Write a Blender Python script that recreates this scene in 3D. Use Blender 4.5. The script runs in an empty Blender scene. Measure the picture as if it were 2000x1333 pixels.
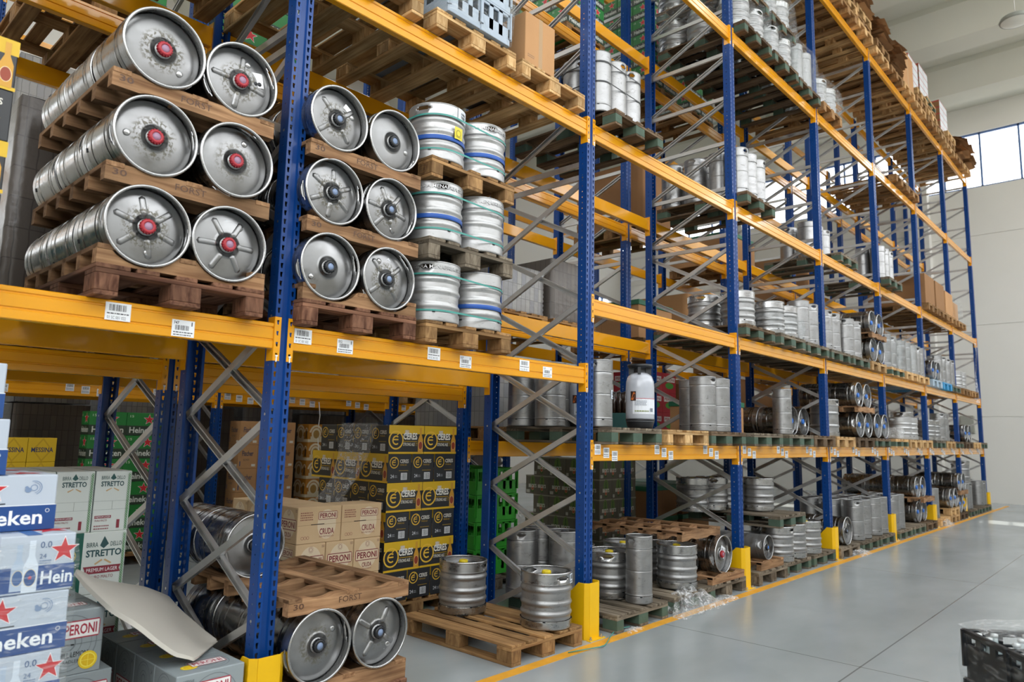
import bpy, math, random
from mathutils import Vector, Matrix, Euler
PI = math.pi
random.seed(7)
scene = bpy.context.scene
COL = scene.collection

# ------------------------------------------------------------------ camera
cam_d = bpy.data.cameras.new('camera'); cam = bpy.data.objects.new('camera', cam_d); COL.objects.link(cam)
CAM = Vector((3.5382, -1.9916, 1.5696))
yaw, pit, rol = 0.745332, 0.133091, 0.021776
Fv = Vector((-math.sin(yaw)*math.cos(pit), math.cos(yaw)*math.cos(pit), math.sin(pit)))
Rv = Vector((math.cos(yaw), math.sin(yaw), 0)); Uv = Rv.cross(Fv)
R2 = Rv*math.cos(rol) + Uv*math.sin(rol); U2 = -Rv*math.sin(rol) + Uv*math.cos(rol)
M = Matrix((R2, U2, -Fv)).transposed().to_4x4(); M.translation = CAM
cam.matrix_world = M
cam_d.sensor_width = 36.0; cam_d.lens = 1391.4/2000*36
cam_d.clip_start = 0.05; cam_d.clip_end = 200
cam_d.dof.use_dof = True; cam_d.dof.focus_distance = 5.2; cam_d.dof.aperture_fstop = 2.4
scene.camera = cam

# ------------------------------------------------------------------ world, daylight, exposure
w = bpy.data.worlds.new('world'); scene.world = w; w.use_nodes = True
nt = w.node_tree; bg = nt.nodes['Background']
tc = nt.nodes.new('ShaderNodeTexCoord'); sp = nt.nodes.new('ShaderNodeSeparateXYZ'); rp = nt.nodes.new('ShaderNodeValToRGB')
nt.links.new(tc.outputs['Generated'], sp.inputs[0]); nt.links.new(sp.outputs['Z'], rp.inputs[0])
rp.color_ramp.elements[0].position = 0.0; rp.color_ramp.elements[0].color = (0.55, 0.53, 0.50, 1)
rp.color_ramp.elements[1].position = 0.12; rp.color_ramp.elements[1].color = (0.98, 0.99, 1.0, 1)
e = rp.color_ramp.elements.new(0.8); e.color = (0.90, 0.95, 1.0, 1)
nt.links.new(rp.outputs[0], bg.inputs['Color']); bg.inputs['Strength'].default_value = 5.4
sun_d = bpy.data.lights.new('sun', 'SUN'); sun_d.energy = 9.0; sun_d.angle = 0.01; sun_d.color = (1.0, 0.93, 0.82)
sun = bpy.data.objects.new('sun', sun_d); COL.objects.link(sun)
sun.rotation_euler = Vector((0.10, -0.62, -1.0)).to_track_quat('-Z', 'Y').to_euler(); sun.location = (0, 26, 14)
vs = scene.view_settings
vs.view_transform = 'Standard'; vs.look = 'None'; vs.gamma = 1.0; vs.use_curve_mapping = False; vs.exposure = 0.0
scene.cycles.use_denoising = True
scene.cycles.max_bounces = 8; scene.cycles.diffuse_bounces = 4; scene.cycles.glossy_bounces = 4
scene.cycles.transparent_max_bounces = 16; scene.cycles.sample_clamp_indirect = 8.0
scene.cycles.caustics_reflective = False; scene.cycles.caustics_refractive = False

# ------------------------------------------------------------------ materials
MATS = {}
def lin(h):
    if isinstance(h, str):
        h = [int(h[i:i+2], 16)/255 for i in (0, 2, 4)]
    return tuple(c/12.92 if c <= .04045 else ((c+.055)/1.055)**2.4 for c in h) + (1,)
def mat(name, col, rough=.5, metal=0.0, var=.12, vscale=6.0, bump=0.0, bscale=40.0, coat=0.0, stretch=(1,1,1), spec=.5):
    """principled material with procedural colour variation (noise in object space, shifted per object)"""
    if name in MATS: return MATS[name]
    m = bpy.data.materials.new(name); m.use_nodes = True; n = m.node_tree.nodes; L = m.node_tree.links
    b = n['Principled BSDF']; c = lin(col)
    t = n.new('ShaderNodeTexCoord'); oi = n.new('ShaderNodeObjectInfo'); mp = n.new('ShaderNodeMapping')
    sc_ = n.new('ShaderNodeVectorMath'); sc_.operation = 'SCALE'; sc_.inputs[0].default_value = (17, 31, 23)
    L.new(oi.outputs['Random'], sc_.inputs['Scale']); L.new(sc_.outputs[0], mp.inputs['Location'])
    L.new(t.outputs['Object'], mp.inputs['Vector']); mp.inputs['Scale'].default_value = stretch
    nz = n.new('ShaderNodeTexNoise'); nz.inputs['Scale'].default_value = vscale; nz.inputs['Detail'].default_value = 5
    L.new(mp.outputs[0], nz.inputs['Vector'])
    mx = n.new('ShaderNodeMix'); mx.data_type = 'RGBA'
    mx.inputs[6].default_value = tuple(max(0, x*(1-var)) for x in c[:3])+(1,)
    mx.inputs[7].default_value = tuple(min(1, x*(1+var)) for x in c[:3])+(1,)
    L.new(nz.outputs['Fac'], mx.inputs[0]); L.new(mx.outputs[2], b.inputs['Base Color'])
    b.inputs['Roughness'].default_value = rough; b.inputs['Metallic'].default_value = metal
    b.inputs['Specular IOR Level'].default_value = spec
    if coat: b.inputs['Coat Weight'].default_value = coat; b.inputs['Coat Roughness'].default_value = .07
    if bump:
        n2 = n.new('ShaderNodeTexNoise'); n2.inputs['Scale'].default_value = bscale; n2.inputs['Detail'].default_value = 3
        L.new(mp.outputs[0], n2.inputs['Vector'])
        bp = n.new('ShaderNodeBump'); bp.inputs['Strength'].default_value = bump; bp.inputs['Distance'].default_value = .01
        L.new(n2.outputs['Fac'], bp.inputs['Height']); L.new(bp.outputs[0], b.inputs['Normal'])
    MATS[name] = m; return m
def wood(name, c1, c2, axis):
    """sawn timber: fibre streaks along one axis, knots and a different tone for each board"""
    key = name+'_'+axis
    if key in MATS: return MATS[key]
    m = bpy.data.materials.new(key); m.use_nodes = True; n = m.node_tree.nodes; L = m.node_tree.links; b = n['Principled BSDF']
    t = n.new('ShaderNodeTexCoord'); oi = n.new('ShaderNodeObjectInfo'); mp = n.new('ShaderNodeMapping')
    sc_ = n.new('ShaderNodeVectorMath'); sc_.operation = 'SCALE'; sc_.inputs[0].default_value = (11, 37, 19)
    L.new(oi.outputs['Random'], sc_.inputs['Scale']); L.new(sc_.outputs[0], mp.inputs['Location'])
    L.new(t.outputs['Object'], mp.inputs['Vector'])
    mp.inputs['Scale'].default_value = {'x': (1.2, 22, 22), 'y': (22, 1.2, 22), 'z': (20, 20, 6)}[axis]
    nz = n.new('ShaderNodeTexNoise'); nz.inputs['Scale'].default_value = 1.6; nz.inputs['Detail'].default_value = 6; nz.inputs['Distortion'].default_value = .6
    L.new(mp.outputs[0], nz.inputs['Vector'])
    rp = n.new('ShaderNodeValToRGB'); rp.color_ramp.elements[0].position = .33; rp.color_ramp.elements[0].color = lin(c1)
    rp.color_ramp.elements[1].position = .68; rp.color_ramp.elements[1].color = lin(c2)
    L.new(nz.outputs['Fac'], rp.inputs[0])
    n3 = n.new('ShaderNodeTexNoise'); n3.inputs['Scale'].default_value = 3.2; n3.inputs['Detail'].default_value = 3
    mp2 = n.new('ShaderNodeMapping'); L.new(sc_.outputs[0], mp2.inputs['Location']); L.new(t.outputs['Object'], mp2.inputs['Vector']); L.new(mp2.outputs[0], n3.inputs['Vector'])
    mr = n.new('ShaderNodeMapRange'); mr.inputs['From Min'].default_value = .3; mr.inputs['From Max'].default_value = .7; mr.inputs['To Min'].default_value = .62; mr.inputs['To Max'].default_value = 1.15
    L.new(n3.outputs['Fac'], mr.inputs[0])
    rr = n.new('ShaderNodeMapRange'); rr.inputs['To Min'].default_value = .75; rr.inputs['To Max'].default_value = 1.15; L.new(oi.outputs['Random'], rr.inputs[0])
    ml = n.new('ShaderNodeMath'); ml.operation = 'MULTIPLY'; L.new(mr.outputs[0], ml.inputs[0]); L.new(rr.outputs[0], ml.inputs[1])
    vm = n.new('ShaderNodeVectorMath'); vm.operation = 'SCALE'; L.new(rp.outputs[0], vm.inputs[0]); L.new(ml.outputs[0], vm.inputs['Scale'])
    L.new(vm.outputs[0], b.inputs['Base Color']); b.inputs['Roughness'].default_value = .82; b.inputs['Specular IOR Level'].default_value = .25
    bp = n.new('ShaderNodeBump'); bp.inputs['Strength'].default_value = .35; bp.inputs['Distance'].default_value = .004
    L.new(nz.outputs['Fac'], bp.inputs['Height']); L.new(bp.outputs[0], b.inputs['Normal'])
    MATS[key] = m; return m
WOODS = {'light': ('a9804f', 'd9b684'), 'mid': ('7d5a38', 'b08a5c'), 'dark': ('4b3a2b', '7f6a53'), 'red': ('4f3022', '86604a'), 'grey': ('55493c', '8f8473'), 'cradle': ('77553a', 'ad8763')}
def wd(tone, axis): return wood('wood_'+tone, *WOODS[tone], axis)

def steel(name, base=.6, rough=.27, streak=.25, dirt=0.0, residue=False, tint=(1, 1, 1), metal=1.0, aniso=0.0):
    if name in MATS: return MATS[name]
    m = bpy.data.materials.new(name); m.use_nodes = True; n = m.node_tree.nodes; L = m.node_tree.links; b = n['Principled BSDF']
    t = n.new('ShaderNodeTexCoord'); oi = n.new('ShaderNodeObjectInfo')
    sc_ = n.new('ShaderNodeVectorMath'); sc_.operation = 'SCALE'; sc_.inputs[0].default_value = (13, 29, 41); L.new(oi.outputs['Random'], sc_.inputs['Scale'])
    mp = n.new('ShaderNodeMapping'); L.new(t.outputs['Object'], mp.inputs['Vector']); L.new(sc_.outputs[0], mp.inputs['Location'])
    mp.inputs['Scale'].default_value = (1, 1, 1.0) if residue else (1, 1, 2.5)
    nz = n.new('ShaderNodeTexNoise'); nz.inputs['Scale'].default_value = 9; nz.inputs['Detail'].default_value = 7; nz.inputs['Roughness'].default_value = .65
    L.new(mp.outputs[0], nz.inputs['Vector'])
    rp = n.new('ShaderNodeMapRange'); rp.inputs['From Min'].default_value = .3; rp.inputs['From Max'].default_value = .7
    rp.inputs['To Min'].default_value = rough*.75; rp.inputs['To Max'].default_value = rough*1.5; L.new(nz.outputs['Fac'], rp.inputs[0]); L.new(rp.outputs[0], b.inputs['Roughness'])
    c0 = tuple(base*x for x in tint)
    mx = n.new('ShaderNodeMix'); mx.data_type = 'RGBA'
    mx.inputs[6].default_value = tuple(x*(1-streak) for x in c0)+(1,); mx.inputs[7].default_value = tuple(min(1, x*(1+streak)) for x in c0)+(1,)
    L.new(nz.outputs['Fac'], mx.inputs[0]); last = mx.outputs[2]
    b.inputs['Metallic'].default_value = metal
    if aniso:   # lathe-turned finish
        tg = n.new('ShaderNodeTangent'); tg.direction_type = 'RADIAL'; tg.axis = 'Z'; L.new(tg.outputs[0], b.inputs['Tangent']); b.inputs['Anisotropic'].default_value = aniso
    if dirt:   # dark scuffs left by handling
        n4 = n.new('ShaderNodeTexNoise'); n4.inputs['Scale'].default_value = 14; n4.inputs['Detail'].default_value = 8; n4.inputs['Roughness'].default_value = .75; n4.inputs['Distortion'].default_value = 1.2
        mp3 = n.new('ShaderNodeMapping'); L.new(t.outputs['Object'], mp3.inputs['Vector']); L.new(sc_.outputs[0], mp3.inputs['Location']); mp3.inputs['Scale'].default_value = (1, 1, 2.2); L.new(mp3.outputs[0], n4.inputs['Vector'])
        r4 = n.new('ShaderNodeMapRange'); r4.inputs['From Min'].default_value = .55; r4.inputs['From Max'].default_value = .66; r4.inputs['To Max'].default_value = dirt; L.new(n4.outputs['Fac'], r4.inputs[0])
        m4 = n.new('ShaderNodeMix'); m4.data_type = 'RGBA'; L.new(r4.outputs[0], m4.inputs[0]); L.new(last, m4.inputs[6]); m4.inputs[7].default_value = (.07, .065, .06, 1); last = m4.outputs[2]
    if residue:  # torn glue ring left round the valve by old paper collars
        sx = n.new('ShaderNodeSeparateXYZ'); L.new(t.outputs['Object'], sx.inputs[0])
        cm = n.new('ShaderNodeCombineXYZ'); L.new(sx.outputs[0], cm.inputs[0]); L.new(sx.outputs[1], cm.inputs[1])
        ln = n.new('ShaderNodeVectorMath'); ln.operation = 'LENGTH'; L.new(cm.outputs[0], ln.inputs[0])
        ring = n.new('ShaderNodeMapRange'); ring.inputs['From Min'].default_value = .045; ring.inputs['From Max'].default_value = .075; L.new(ln.outputs['Value'], ring.inputs[0])
        ring2 = n.new('ShaderNodeMapRange'); ring2.inputs['From Min'].default_value = .115; ring2.inputs['From Max'].default_value = .085; L.new(ln.outputs['Value'], ring2.inputs[0])
        n5 = n.new('ShaderNodeTexNoise'); n5.inputs['Scale'].default_value = 62; n5.inputs['Detail'].default_value = 7; n5.inputs['Distortion'].default_value = .8; L.new(mp.outputs[0], n5.inputs['Vector'])
        r5 = n.new('ShaderNodeMapRange'); r5.inputs['From Min'].default_value = .50; r5.inputs['From Max'].default_value = .54; L.new(n5.outputs['Fac'], r5.inputs[0])
        k = n.new('ShaderNodeMath'); k.operation = 'MULTIPLY'; L.new(ring.outputs[0], k.inputs[0]); L.new(ring2.outputs[0], k.inputs[1])
        k2 = n.new('ShaderNodeMath'); k2.operation = 'MULTIPLY'; L.new(k.outputs[0], k2.inputs[0]); L.new(r5.outputs[0], k2.inputs[1])
        rs = n.new('ShaderNodeMapRange'); rs.inputs['From Min'].default_value = .25; rs.inputs['From Max'].default_value = .6; L.new(oi.outputs['Random'], rs.inputs[0])
        k3 = n.new('ShaderNodeMath'); k3.operation = 'MULTIPLY'; L.new(k2.outputs[0], k3.inputs[0]); L.new(rs.outputs[0], k3.inputs[1])
        k4 = n.new('ShaderNodeMath'); k4.operation = 'MULTIPLY'; L.new(k3.outputs[0], k4.inputs[0]); k4.inputs[1].default_value = .9
        m5 = n.new('ShaderNodeMix'); m5.data_type = 'RGBA'; L.new(k4.outputs[0], m5.inputs[0]); L.new(last, m5.inputs[6]); m5.inputs[7].default_value = (.10, .09, .06, 1); last = m5.outputs[2]
        b5 = n.new('ShaderNodeMath'); b5.operation = 'SUBTRACT'; b5.inputs[0].default_value = metal; L.new(k4.outputs[0], b5.inputs[1]); L.new(b5.outputs[0], b.inputs['Metallic'])
    L.new(last, b.inputs['Base Color'])
    MATS[name] = m; return m
def film(name, clear=.72, tint=(.9, .92, .93), rough=.12, wr=30, stretch=(1, 1, 1), bump=.6, sp=.45):
    """clear stretch film: mostly see-through, glossy along its wrinkles"""
    if name in MATS: return MATS[name]
    m = bpy.data.materials.new(name); m.use_nodes = True; n = m.node_tree.nodes; L = m.node_tree.links; n.remove(n['Principled BSDF'])
    out = n['Material Output']; tr = n.new('ShaderNodeBsdfTransparent'); tr.inputs[0].default_value = (.95, .96, .96, 1)
    gl = n.new('ShaderNodeBsdfPrincipled'); gl.inputs['Base Color'].default_value = tint+(1,); gl.inputs['Roughness'].default_value = rough
    t = n.new('ShaderNodeTexCoord'); mp = n.new('ShaderNodeMapping'); mp.inputs['Scale'].default_value = stretch
    nz = n.new('ShaderNodeTexNoise'); nz.inputs['Scale'].default_value = wr; nz.inputs['Detail'].default_value = 4; nz.inputs['Distortion'].default_value = 1.5
    L.new(t.outputs['Object'], mp.inputs[0]); L.new(mp.outputs[0], nz.inputs['Vector'])
    bp = n.new('ShaderNodeBump'); bp.inputs['Strength'].default_value = bump; bp.inputs['Distance'].default_value = .02; L.new(nz.outputs['Fac'], bp.inputs['Height']); L.new(bp.outputs[0], gl.inputs['Normal'])
    mr = n.new('ShaderNodeMapRange'); mr.inputs['From Min'].default_value = .5; mr.inputs['From Max'].default_value = .75; mr.inputs['To Min'].default_value = clear; mr.inputs['To Max'].default_value = max(0, clear-sp); L.new(nz.outputs['Fac'], mr.inputs[0])
    mx = n.new('ShaderNodeMixShader'); L.new(mr.outputs[0], mx.inputs[0]); L.new(gl.outputs[0], mx.inputs[1]); L.new(tr.outputs[0], mx.inputs[2]); L.new(mx.outputs[0], out.inputs[0])
    MATS[name] = m; return m

BLUE = mat('blue_powder_coat', '053a7c', .36, 0, .10, 3, coat=.12, spec=.35)
YEL = mat('yellow_powder_coat', 'e39c10', .20, 0, .06, 3, coat=.5)
GUARD = mat('guard_yellow_paint', 'eab804', .42, 0, .08, 4)
GALV = steel('galvanised_steel', .62, .42, .18, 0)
BOLT = steel('zinc_bolt', .6, .3, .1, 0)
BARREL = steel('keg_barrel_steel', .28, .22, .22, .3, tint=(1, .985, .96))
COLLAR = steel('keg_collar_steel', .44, .26, .22, .15)
HEAD = steel('keg_head_steel', .29, .36, .30, 0, residue=True, aniso=.65)
SATIN = steel('satin_keg_steel', .34, .38, .25, .5, metal=.9)
MENA = steel('pale_satin_steel', .46, .40, .16, .35, metal=.8)
RED = mat('red_plastic', 'a3222f', .45, 0, .1); BLK = mat('black_plastic', '16181c', .4, 0, .15); GREYP = mat('grey_plastic', '8d96a3', .4)
BLUEP = mat('blue_plastic', '3d7ad0', .4); YELP = mat('yellow_plastic', 'd8c020', .5); PALEP = mat('pale_cap_plastic', '9c7a92', .5)
WHITE = mat('white_print', 'eceeee', .5, 0, .04); INK = mat('black_ink', '1b1d22', .6, 0, .05)
FILM0 = film('thin_clear_film', .985, sp=.16, wr=8, stretch=(1, 1, 4))
CARD = mat('brown_cardboard', 'b58a60', .8, 0, .10, 3, .1, 60, spec=.2)
CARDD = mat('dark_brown_cardboard', '8f6a48', .8, 0, .12, 3, .1, 60, spec=.2)
FILM = film('stretch_film', .88, sp=.40); FILM2 = film('tight_stretch_film', .95, wr=10, stretch=(1, 1, 5), sp=.28); FILM3 = film('crumpled_film', .80, (.93, .94, .95), .1, 18, bump=1.0, sp=.55)
def ink(hexc):
    return mat('print_'+hexc, hexc, .5, 0, .05, 8)

# ------------------------------------------------------------------ mesh building
class MB:
    def __init__(self): self.v = []; self.f = []; self.m = []; self.mats = []; self.sm = []
    def mi(self, m):
        if m not in self.mats: self.mats.append(m)
        return self.mats.index(m)
    def face(self, pts, m, smooth=False):
        i = len(self.v); self.v += [tuple(p) for p in pts]; self.f.append(tuple(range(i, i+len(pts)))); self.m.append(self.mi(m)); self.sm.append(smooth)
    def box(self, x0, y0, z0, x1, y1, z1, m, M=None, bev=0.0):
        k = self.mi(m); i = len(self.v)
        if bev > 0:
            b = min(bev, .49*(x1-x0), .49*(y1-y0), .49*(z1-z0)); P = []
            xs, ys, zs = (x0, x1), (y0, y1), (z0, z1); idx = {}
            for a in (0, 1):
                for c in (0, 1):
                    for d in (0, 1):
                        sx, sy, sz = (1 if a == 0 else -1), (1 if c == 0 else -1), (1 if d == 0 else -1)
                        p = (xs[a], ys[c], zs[d])
                        for ax in range(3):
                            q = [p[0]+sx*b, p[1]+sy*b, p[2]+sz*b]; q[ax] = p[ax]; idx[(a, c, d, ax)] = i+len(P); P.append(tuple(q))
            F = []
            F += [[idx[(0, *s, 0)] for s in ((0, 0), (0, 1), (1, 1), (1, 0))], [idx[(1, *s, 0)] for s in ((0, 0), (1, 0), (1, 1), (0, 1))]]
            F += [[idx[(s[0], 0, s[1], 1)] for s in ((0, 0), (1, 0), (1, 1), (0, 1))], [idx[(s[0], 1, s[1], 1)] for s in ((0, 0), (0, 1), (1, 1), (1, 0))]]
            F += [[idx[(*s, 0, 2)] for s in ((0, 0), (0, 1), (1, 1), (1, 0))], [idx[(*s, 1, 2)] for s in ((0, 0), (1, 0), (1, 1), (0, 1))]]
            for a in (0, 1):
                for c in (0, 1):
                    F.append([idx[(0, a, c, 1)], idx[(1, a, c, 1)], idx[(1, a, c, 2)], idx[(0, a, c, 2)]][::(1 if a != c else -1)])
                    F.append([idx[(a, 0, c, 0)], idx[(a, 1, c, 0)], idx[(a, 1, c, 2)], idx[(a, 0, c, 2)]][::(-1 if a != c else 1)])
                    F.append([idx[(a, c, 0, 0)], idx[(a, c, 1, 0)], idx[(a, c, 1, 1)], idx[(a, c, 0, 1)]][::(1 if a != c else -1)])
                    for d in (0, 1):
                        F.append([idx[(a, c, d, 0)], idx[(a, c, d, 1)], idx[(a, c, d, 2)]][::(1 if (a+c+d) % 2 == 0 else -1)])
        else:
            P = [(x, y, z) for z in (z0, z1) for y in (y0, y1) for x in (x0, x1)]
            F = [(i, i+2, i+3, i+1), (i+4, i+5, i+7, i+6), (i, i+1, i+5, i+4), (i+2, i+6, i+7, i+3), (i, i+4, i+6, i+2), (i+1, i+3, i+7, i+5)]
        if M is not None: P = [tuple(M @ Vector(p)) for p in P]
        self.v += P
        for q in F: self.f.append(tuple(q)); self.m.append(k); self.sm.append(False)
    def lathe(self, prof, m, n=48, smooth=True, close=False, ang=2*PI, M=None):
        k = self.mi(m); i = len(self.v); P = []
        for (r, z) in prof:
            for s in range(n):
                a = ang*s/n; P.append((r*math.cos(a), r*math.sin(a), z))
        if M is not None: P = [tuple(M @ Vector(p)) for p in P]
        self.v += P
        for j in range(len(prof)-1):
            for s in range(n):
                a, b = i+j*n+s, i+j*n+(s+1) % n
                self.f.append((a, b, b+n, a+n)); self.m.append(k); self.sm.append(smooth)
    def disc(self, r, z, m, n=48, up=True):
        pts = [(r*math.cos(2*PI*s/n), r*math.sin(2*PI*s/n), z) for s in range(n)]
        self.face(pts if up else pts[::-1], m)
    def tube(self, pts, r, m, n=8, closed=False, smooth=True):
        k = self.mi(m); i0 = len(self.v); N = len(pts); pts = [Vector(p) for p in pts]; up = None
        for q in range(N):
            a = pts[(q-1) % N] if (closed or q > 0) else pts[q]; b = pts[(q+1) % N] if (closed or q < N-1) else pts[q]
            d = (b-a).normalized()
            if up is None: up = d.orthogonal().normalized()
            up = (up - d*up.dot(d)).normalized(); s = d.cross(up)
            for t in range(n):
                c = 2*PI*t/n; self.v.append(tuple(pts[q] + up*(r*math.cos(c)) + s*(r*math.sin(c))))
        for q in range(N if closed else N-1):
            for t in range(n):
                a = i0+q*n+t; b = i0+q*n+(t+1) % n; c = i0+((q+1) % N)*n+(t+1) % n; d = i0+((q+1) % N)*n+t
                self.f.append((a, b, c, d)); self.m.append(k); self.sm.append(smooth)
        if not closed:
            self.f.append(tuple(i0+t for t in range(n))[::-1]); self.m.append(k); self.sm.append(False)
            self.f.append(tuple(i0+(N-1)*n+t for t in range(n))); self.m.append(k); self.sm.append(False)
    def prism(self, poly, h0, h1, m, axis='z', caps=True):
        """polygon in 2D swept along an axis: x -> (h,a,b); y -> (a,h,b); z -> (a,b,h)"""
        k = self.mi(m); i = len(self.v); n = len(poly)
        def P(a, b, h): return {'x': (h, a, b), 'y': (a, h, b), 'z': (a, b, h)}[axis]
        self.v += [P(a, b, h0) for a, b in poly] + [P(a, b, h1) for a, b in poly]
        for s in range(n):
            t = (s+1) % n; self.f.append((i+s, i+t, i+n+t, i+n+s)); self.m.append(k); self.sm.append(False)
        if caps:
            self.f.append(tuple(range(i, i+n))[::-1]); self.f.append(tuple(range(i+n, i+2*n))); self.m += [k, k]; self.sm += [False, False]
    def grid(self, fn, nu, nv, m, smooth=True):
        k = self.mi(m); i = len(self.v)
        self.v += [tuple(fn(u/nu, v/nv)) for v in range(nv+1) for u in range(nu+1)]
        for v in range(nv):
            for u in range(nu):
                a = i+v*(nu+1)+u; self.f.append((a, a+1, a+nu+2, a+nu+1)); self.m.append(k); self.sm.append(smooth)
    def add(self, o, M=None):
        i = len(self.v); self.v += [tuple(M @ Vector(p)) for p in o.v] if M is not None else o.v
        mp = [self.mi(x) for x in o.mats]
        self.f += [tuple(q+i for q in f) for f in o.f]; self.m += [mp[q] for q in o.m]; self.sm += o.sm
        return self
    def mesh(self, name, fix=True):
        me = bpy.data.meshes.new(name); me.from_pydata(self.v, [], self.f)
        for x in self.mats: me.materials.append(x)
        me.polygons.foreach_set('material_index', self.m); me.polygons.foreach_set('use_smooth', self.sm)
        if fix:
            import bmesh
            bm = bmesh.new(); bm.from_mesh(me); bmesh.ops.recalc_face_normals(bm, faces=bm.faces); bm.to_mesh(me); bm.free()
        me.update(); return me
def obj(name, data, parent=None, loc=(0, 0, 0), rot=None, mtx=None):
    if isinstance(data, MB): data = data.mesh(name)
    o = bpy.data.objects.new(name, data); COL.objects.link(o)
    if parent is not None: o.parent = parent
    if mtx is not None: o.matrix_basis = mtx
    else:
        o.location = loc
        if rot: o.rotation_euler = rot
    return o
def empty(name, loc=(0, 0, 0), rot=None):
    o = bpy.data.objects.new(name, None); o.empty_display_size = .1; COL.objects.link(o); o.location = loc
    if rot: o.rotation_euler = rot
    return o
def tag(o, label, cat, group=None):
    o['label'] = label; o['category'] = cat
    if group: o['group'] = group
    return o
def struct(name, mb):
    o = obj(name, mb); o['kind'] = 'structure'; return o
def dup(src, parent=None):
    c = src.copy(); COL.objects.link(c); c.parent = parent
    for ch in src.children: dup(ch, c)
    return c
def place(src, loc, label, cat, group=None, rotz=0.0, mtx=None):
    c = dup(src)
    if mtx is not None: c.matrix_basis = mtx
    else: c.location = loc; c.rotation_euler = (0, 0, rotz)
    return tag(c, label, cat, group)
PROTOS = []
def proto(o): PROTOS.append(o); return o
def kill(o):
    for ch in list(o.children): kill(ch)
    bpy.data.objects.remove(o)

# ------------------------------------------------------------------ flat printing (letters, bands, stars) on faces
_T = {}
def glyphs(s, bold=0.0):
    if (s, bold) in _T: return _T[(s, bold)]
    cu = bpy.data.curves.new('t', 'FONT'); cu.body = s; cu.size = 1; cu.offset = bold; cu.resolution_u = 2
    o = bpy.data.objects.new('t', cu); COL.objects.link(o)
    dg = bpy.context.evaluated_depsgraph_get(); me = bpy.data.meshes.new_from_object(o.evaluated_get(dg))
    V = [(v.co.x, v.co.y) for v in me.vertices]; Fc = [tuple(p.vertices) for p in me.polygons]
    bpy.data.objects.remove(o); bpy.data.curves.remove(cu); bpy.data.meshes.remove(me)
    x0 = min(v[0] for v in V); x1 = max(v[0] for v in V); y0 = min(v[1] for v in V); y1 = max(v[1] for v in V)
    V = [((a-x0)/(x1-x0), (b-y0)/(y1-y0)) for a, b in V]
    _T[(s, bold)] = (V, Fc, (x1-x0)/(y1-y0)); return _T[(s, bold)]
def art(els, org, u, v, fn=None):
    """els drawn in metres on the plane org + u*a + v*b; each later element lies a hair further out"""
    mb = MB(); org, u, v = Vector(org), Vector(u), Vector(v); nrm = u.cross(v)
    for q, e in enumerate(els):
        off = .0006 + .00012*q
        def P(a, b):
            if fn: return fn(a, b, off)
            return org + u*a + v*b + nrm*off
        k = e[0]
        if k == 'r':    # rect x y w h col
            _, x, y, ww, hh, c = e; mb.face([P(x, y), P(x+ww, y), P(x+ww, y+hh), P(x, y+hh)], ink(c))
        elif k == 'p':  # poly
            mb.face([P(a, b) for a, b in e[1]], ink(e[2]))
        elif k == 's':  # star cx cy r col
            _, cx, cy, r, c = e
            pts = [(cx+(r if t % 2 == 0 else r*.40)*math.sin(PI*t/5), cy+(r if t % 2 == 0 else r*.40)*math.cos(PI*t/5)) for t in range(10)]
            for t in range(10): mb.face([P(cx, cy), P(*pts[(t+1) % 10]), P(*pts[t])], ink(c))
        elif k == 'o':  # ring cx cy rx ry width col (a0 a1)
            _, cx, cy, rx, ry, wd_, c = e[:7]; a0, a1 = e[7:9] if len(e) > 7 else (0, 2*PI); n = 28
            for t in range(n):
                b0, b1 = a0+(a1-a0)*t/n, a0+(a1-a0)*(t+1)/n
                mb.face([P(cx+rx*math.cos(b0), cy+ry*math.sin(b0)), P(cx+rx*math.cos(b1), cy+ry*math.sin(b1)), P(cx+(rx-wd_)*math.cos(b1), cy+(ry-wd_)*math.sin(b1)), P(cx+(rx-wd_)*math.cos(b0), cy+(ry-wd_)*math.sin(b0))], ink(c))
        elif k == 'd':  # disc
            _, cx, cy, rx, ry, c = e; mb.face([P(cx+rx*math.cos(2*PI*t/24), cy+ry*math.sin(2*PI*t/24)) for t in range(24)], ink(c))
        elif k == 'b':  # barcode x y w h col
            _, x, y, ww, hh, c = e; R = random.Random(int(x*1e4)+7); a = x
            while a < x+ww-.001:
                t = R.choice((.02, .03, .05))*ww; mb.face([P(a, y), P(a+t, y), P(a+t, y+hh), P(a, y+hh)], ink(c)); a += t+R.choice((.02, .03, .05))*ww
        elif k == 't':  # text str x y w h col bold (fills the box)
            _, s, x, y, ww, hh, c = e[:7]; bold = e[7] if len(e) > 7 else 0
            V, Fc, asp = glyphs(s, bold); i = len(mb.v); mb.v += [tuple(P(x+a*ww, y+b*hh)) for a, b in V]; km = mb.mi(ink(c))
            for f in Fc: mb.f.append(tuple(i+z for z in f)); mb.m.append(km); mb.sm.append(False)
        elif k == 'l':  # a few lines of tiny print x y w h col rows
            _, x, y, ww, hh, c, rows = e; R = random.Random(int(x*1e4)+int(y*1e3))
            for t in range(rows):
                yy = y+hh*(t+.25)/rows; a = x
                while a < x+ww*.92:
                    g = ww*R.uniform(.06, .16); mb.face([P(a, yy), P(min(a+g, x+ww), yy), P(min(a+g, x+ww), yy+hh*.45/rows), P(a, yy+hh*.45/rows)], ink(c)); a += g+ww*.03
    return mb
def face_axes(face, dx, dy, dz):
    """origin, u, v of one face of a box whose base centre is the origin"""
    return {'+x': ((dx/2, -dy/2, 0), (0, 1, 0), (0, 0, 1)), '-y': ((-dx/2, -dy/2, 0), (1, 0, 0), (0, 0, 1)), '+z': ((dx/2, -dy/2, dz), (0, 1, 0), (-1, 0, 0)), '-x': ((-dx/2, dy/2, 0), (0, -1, 0), (0, 0, 1))}[face]
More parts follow.
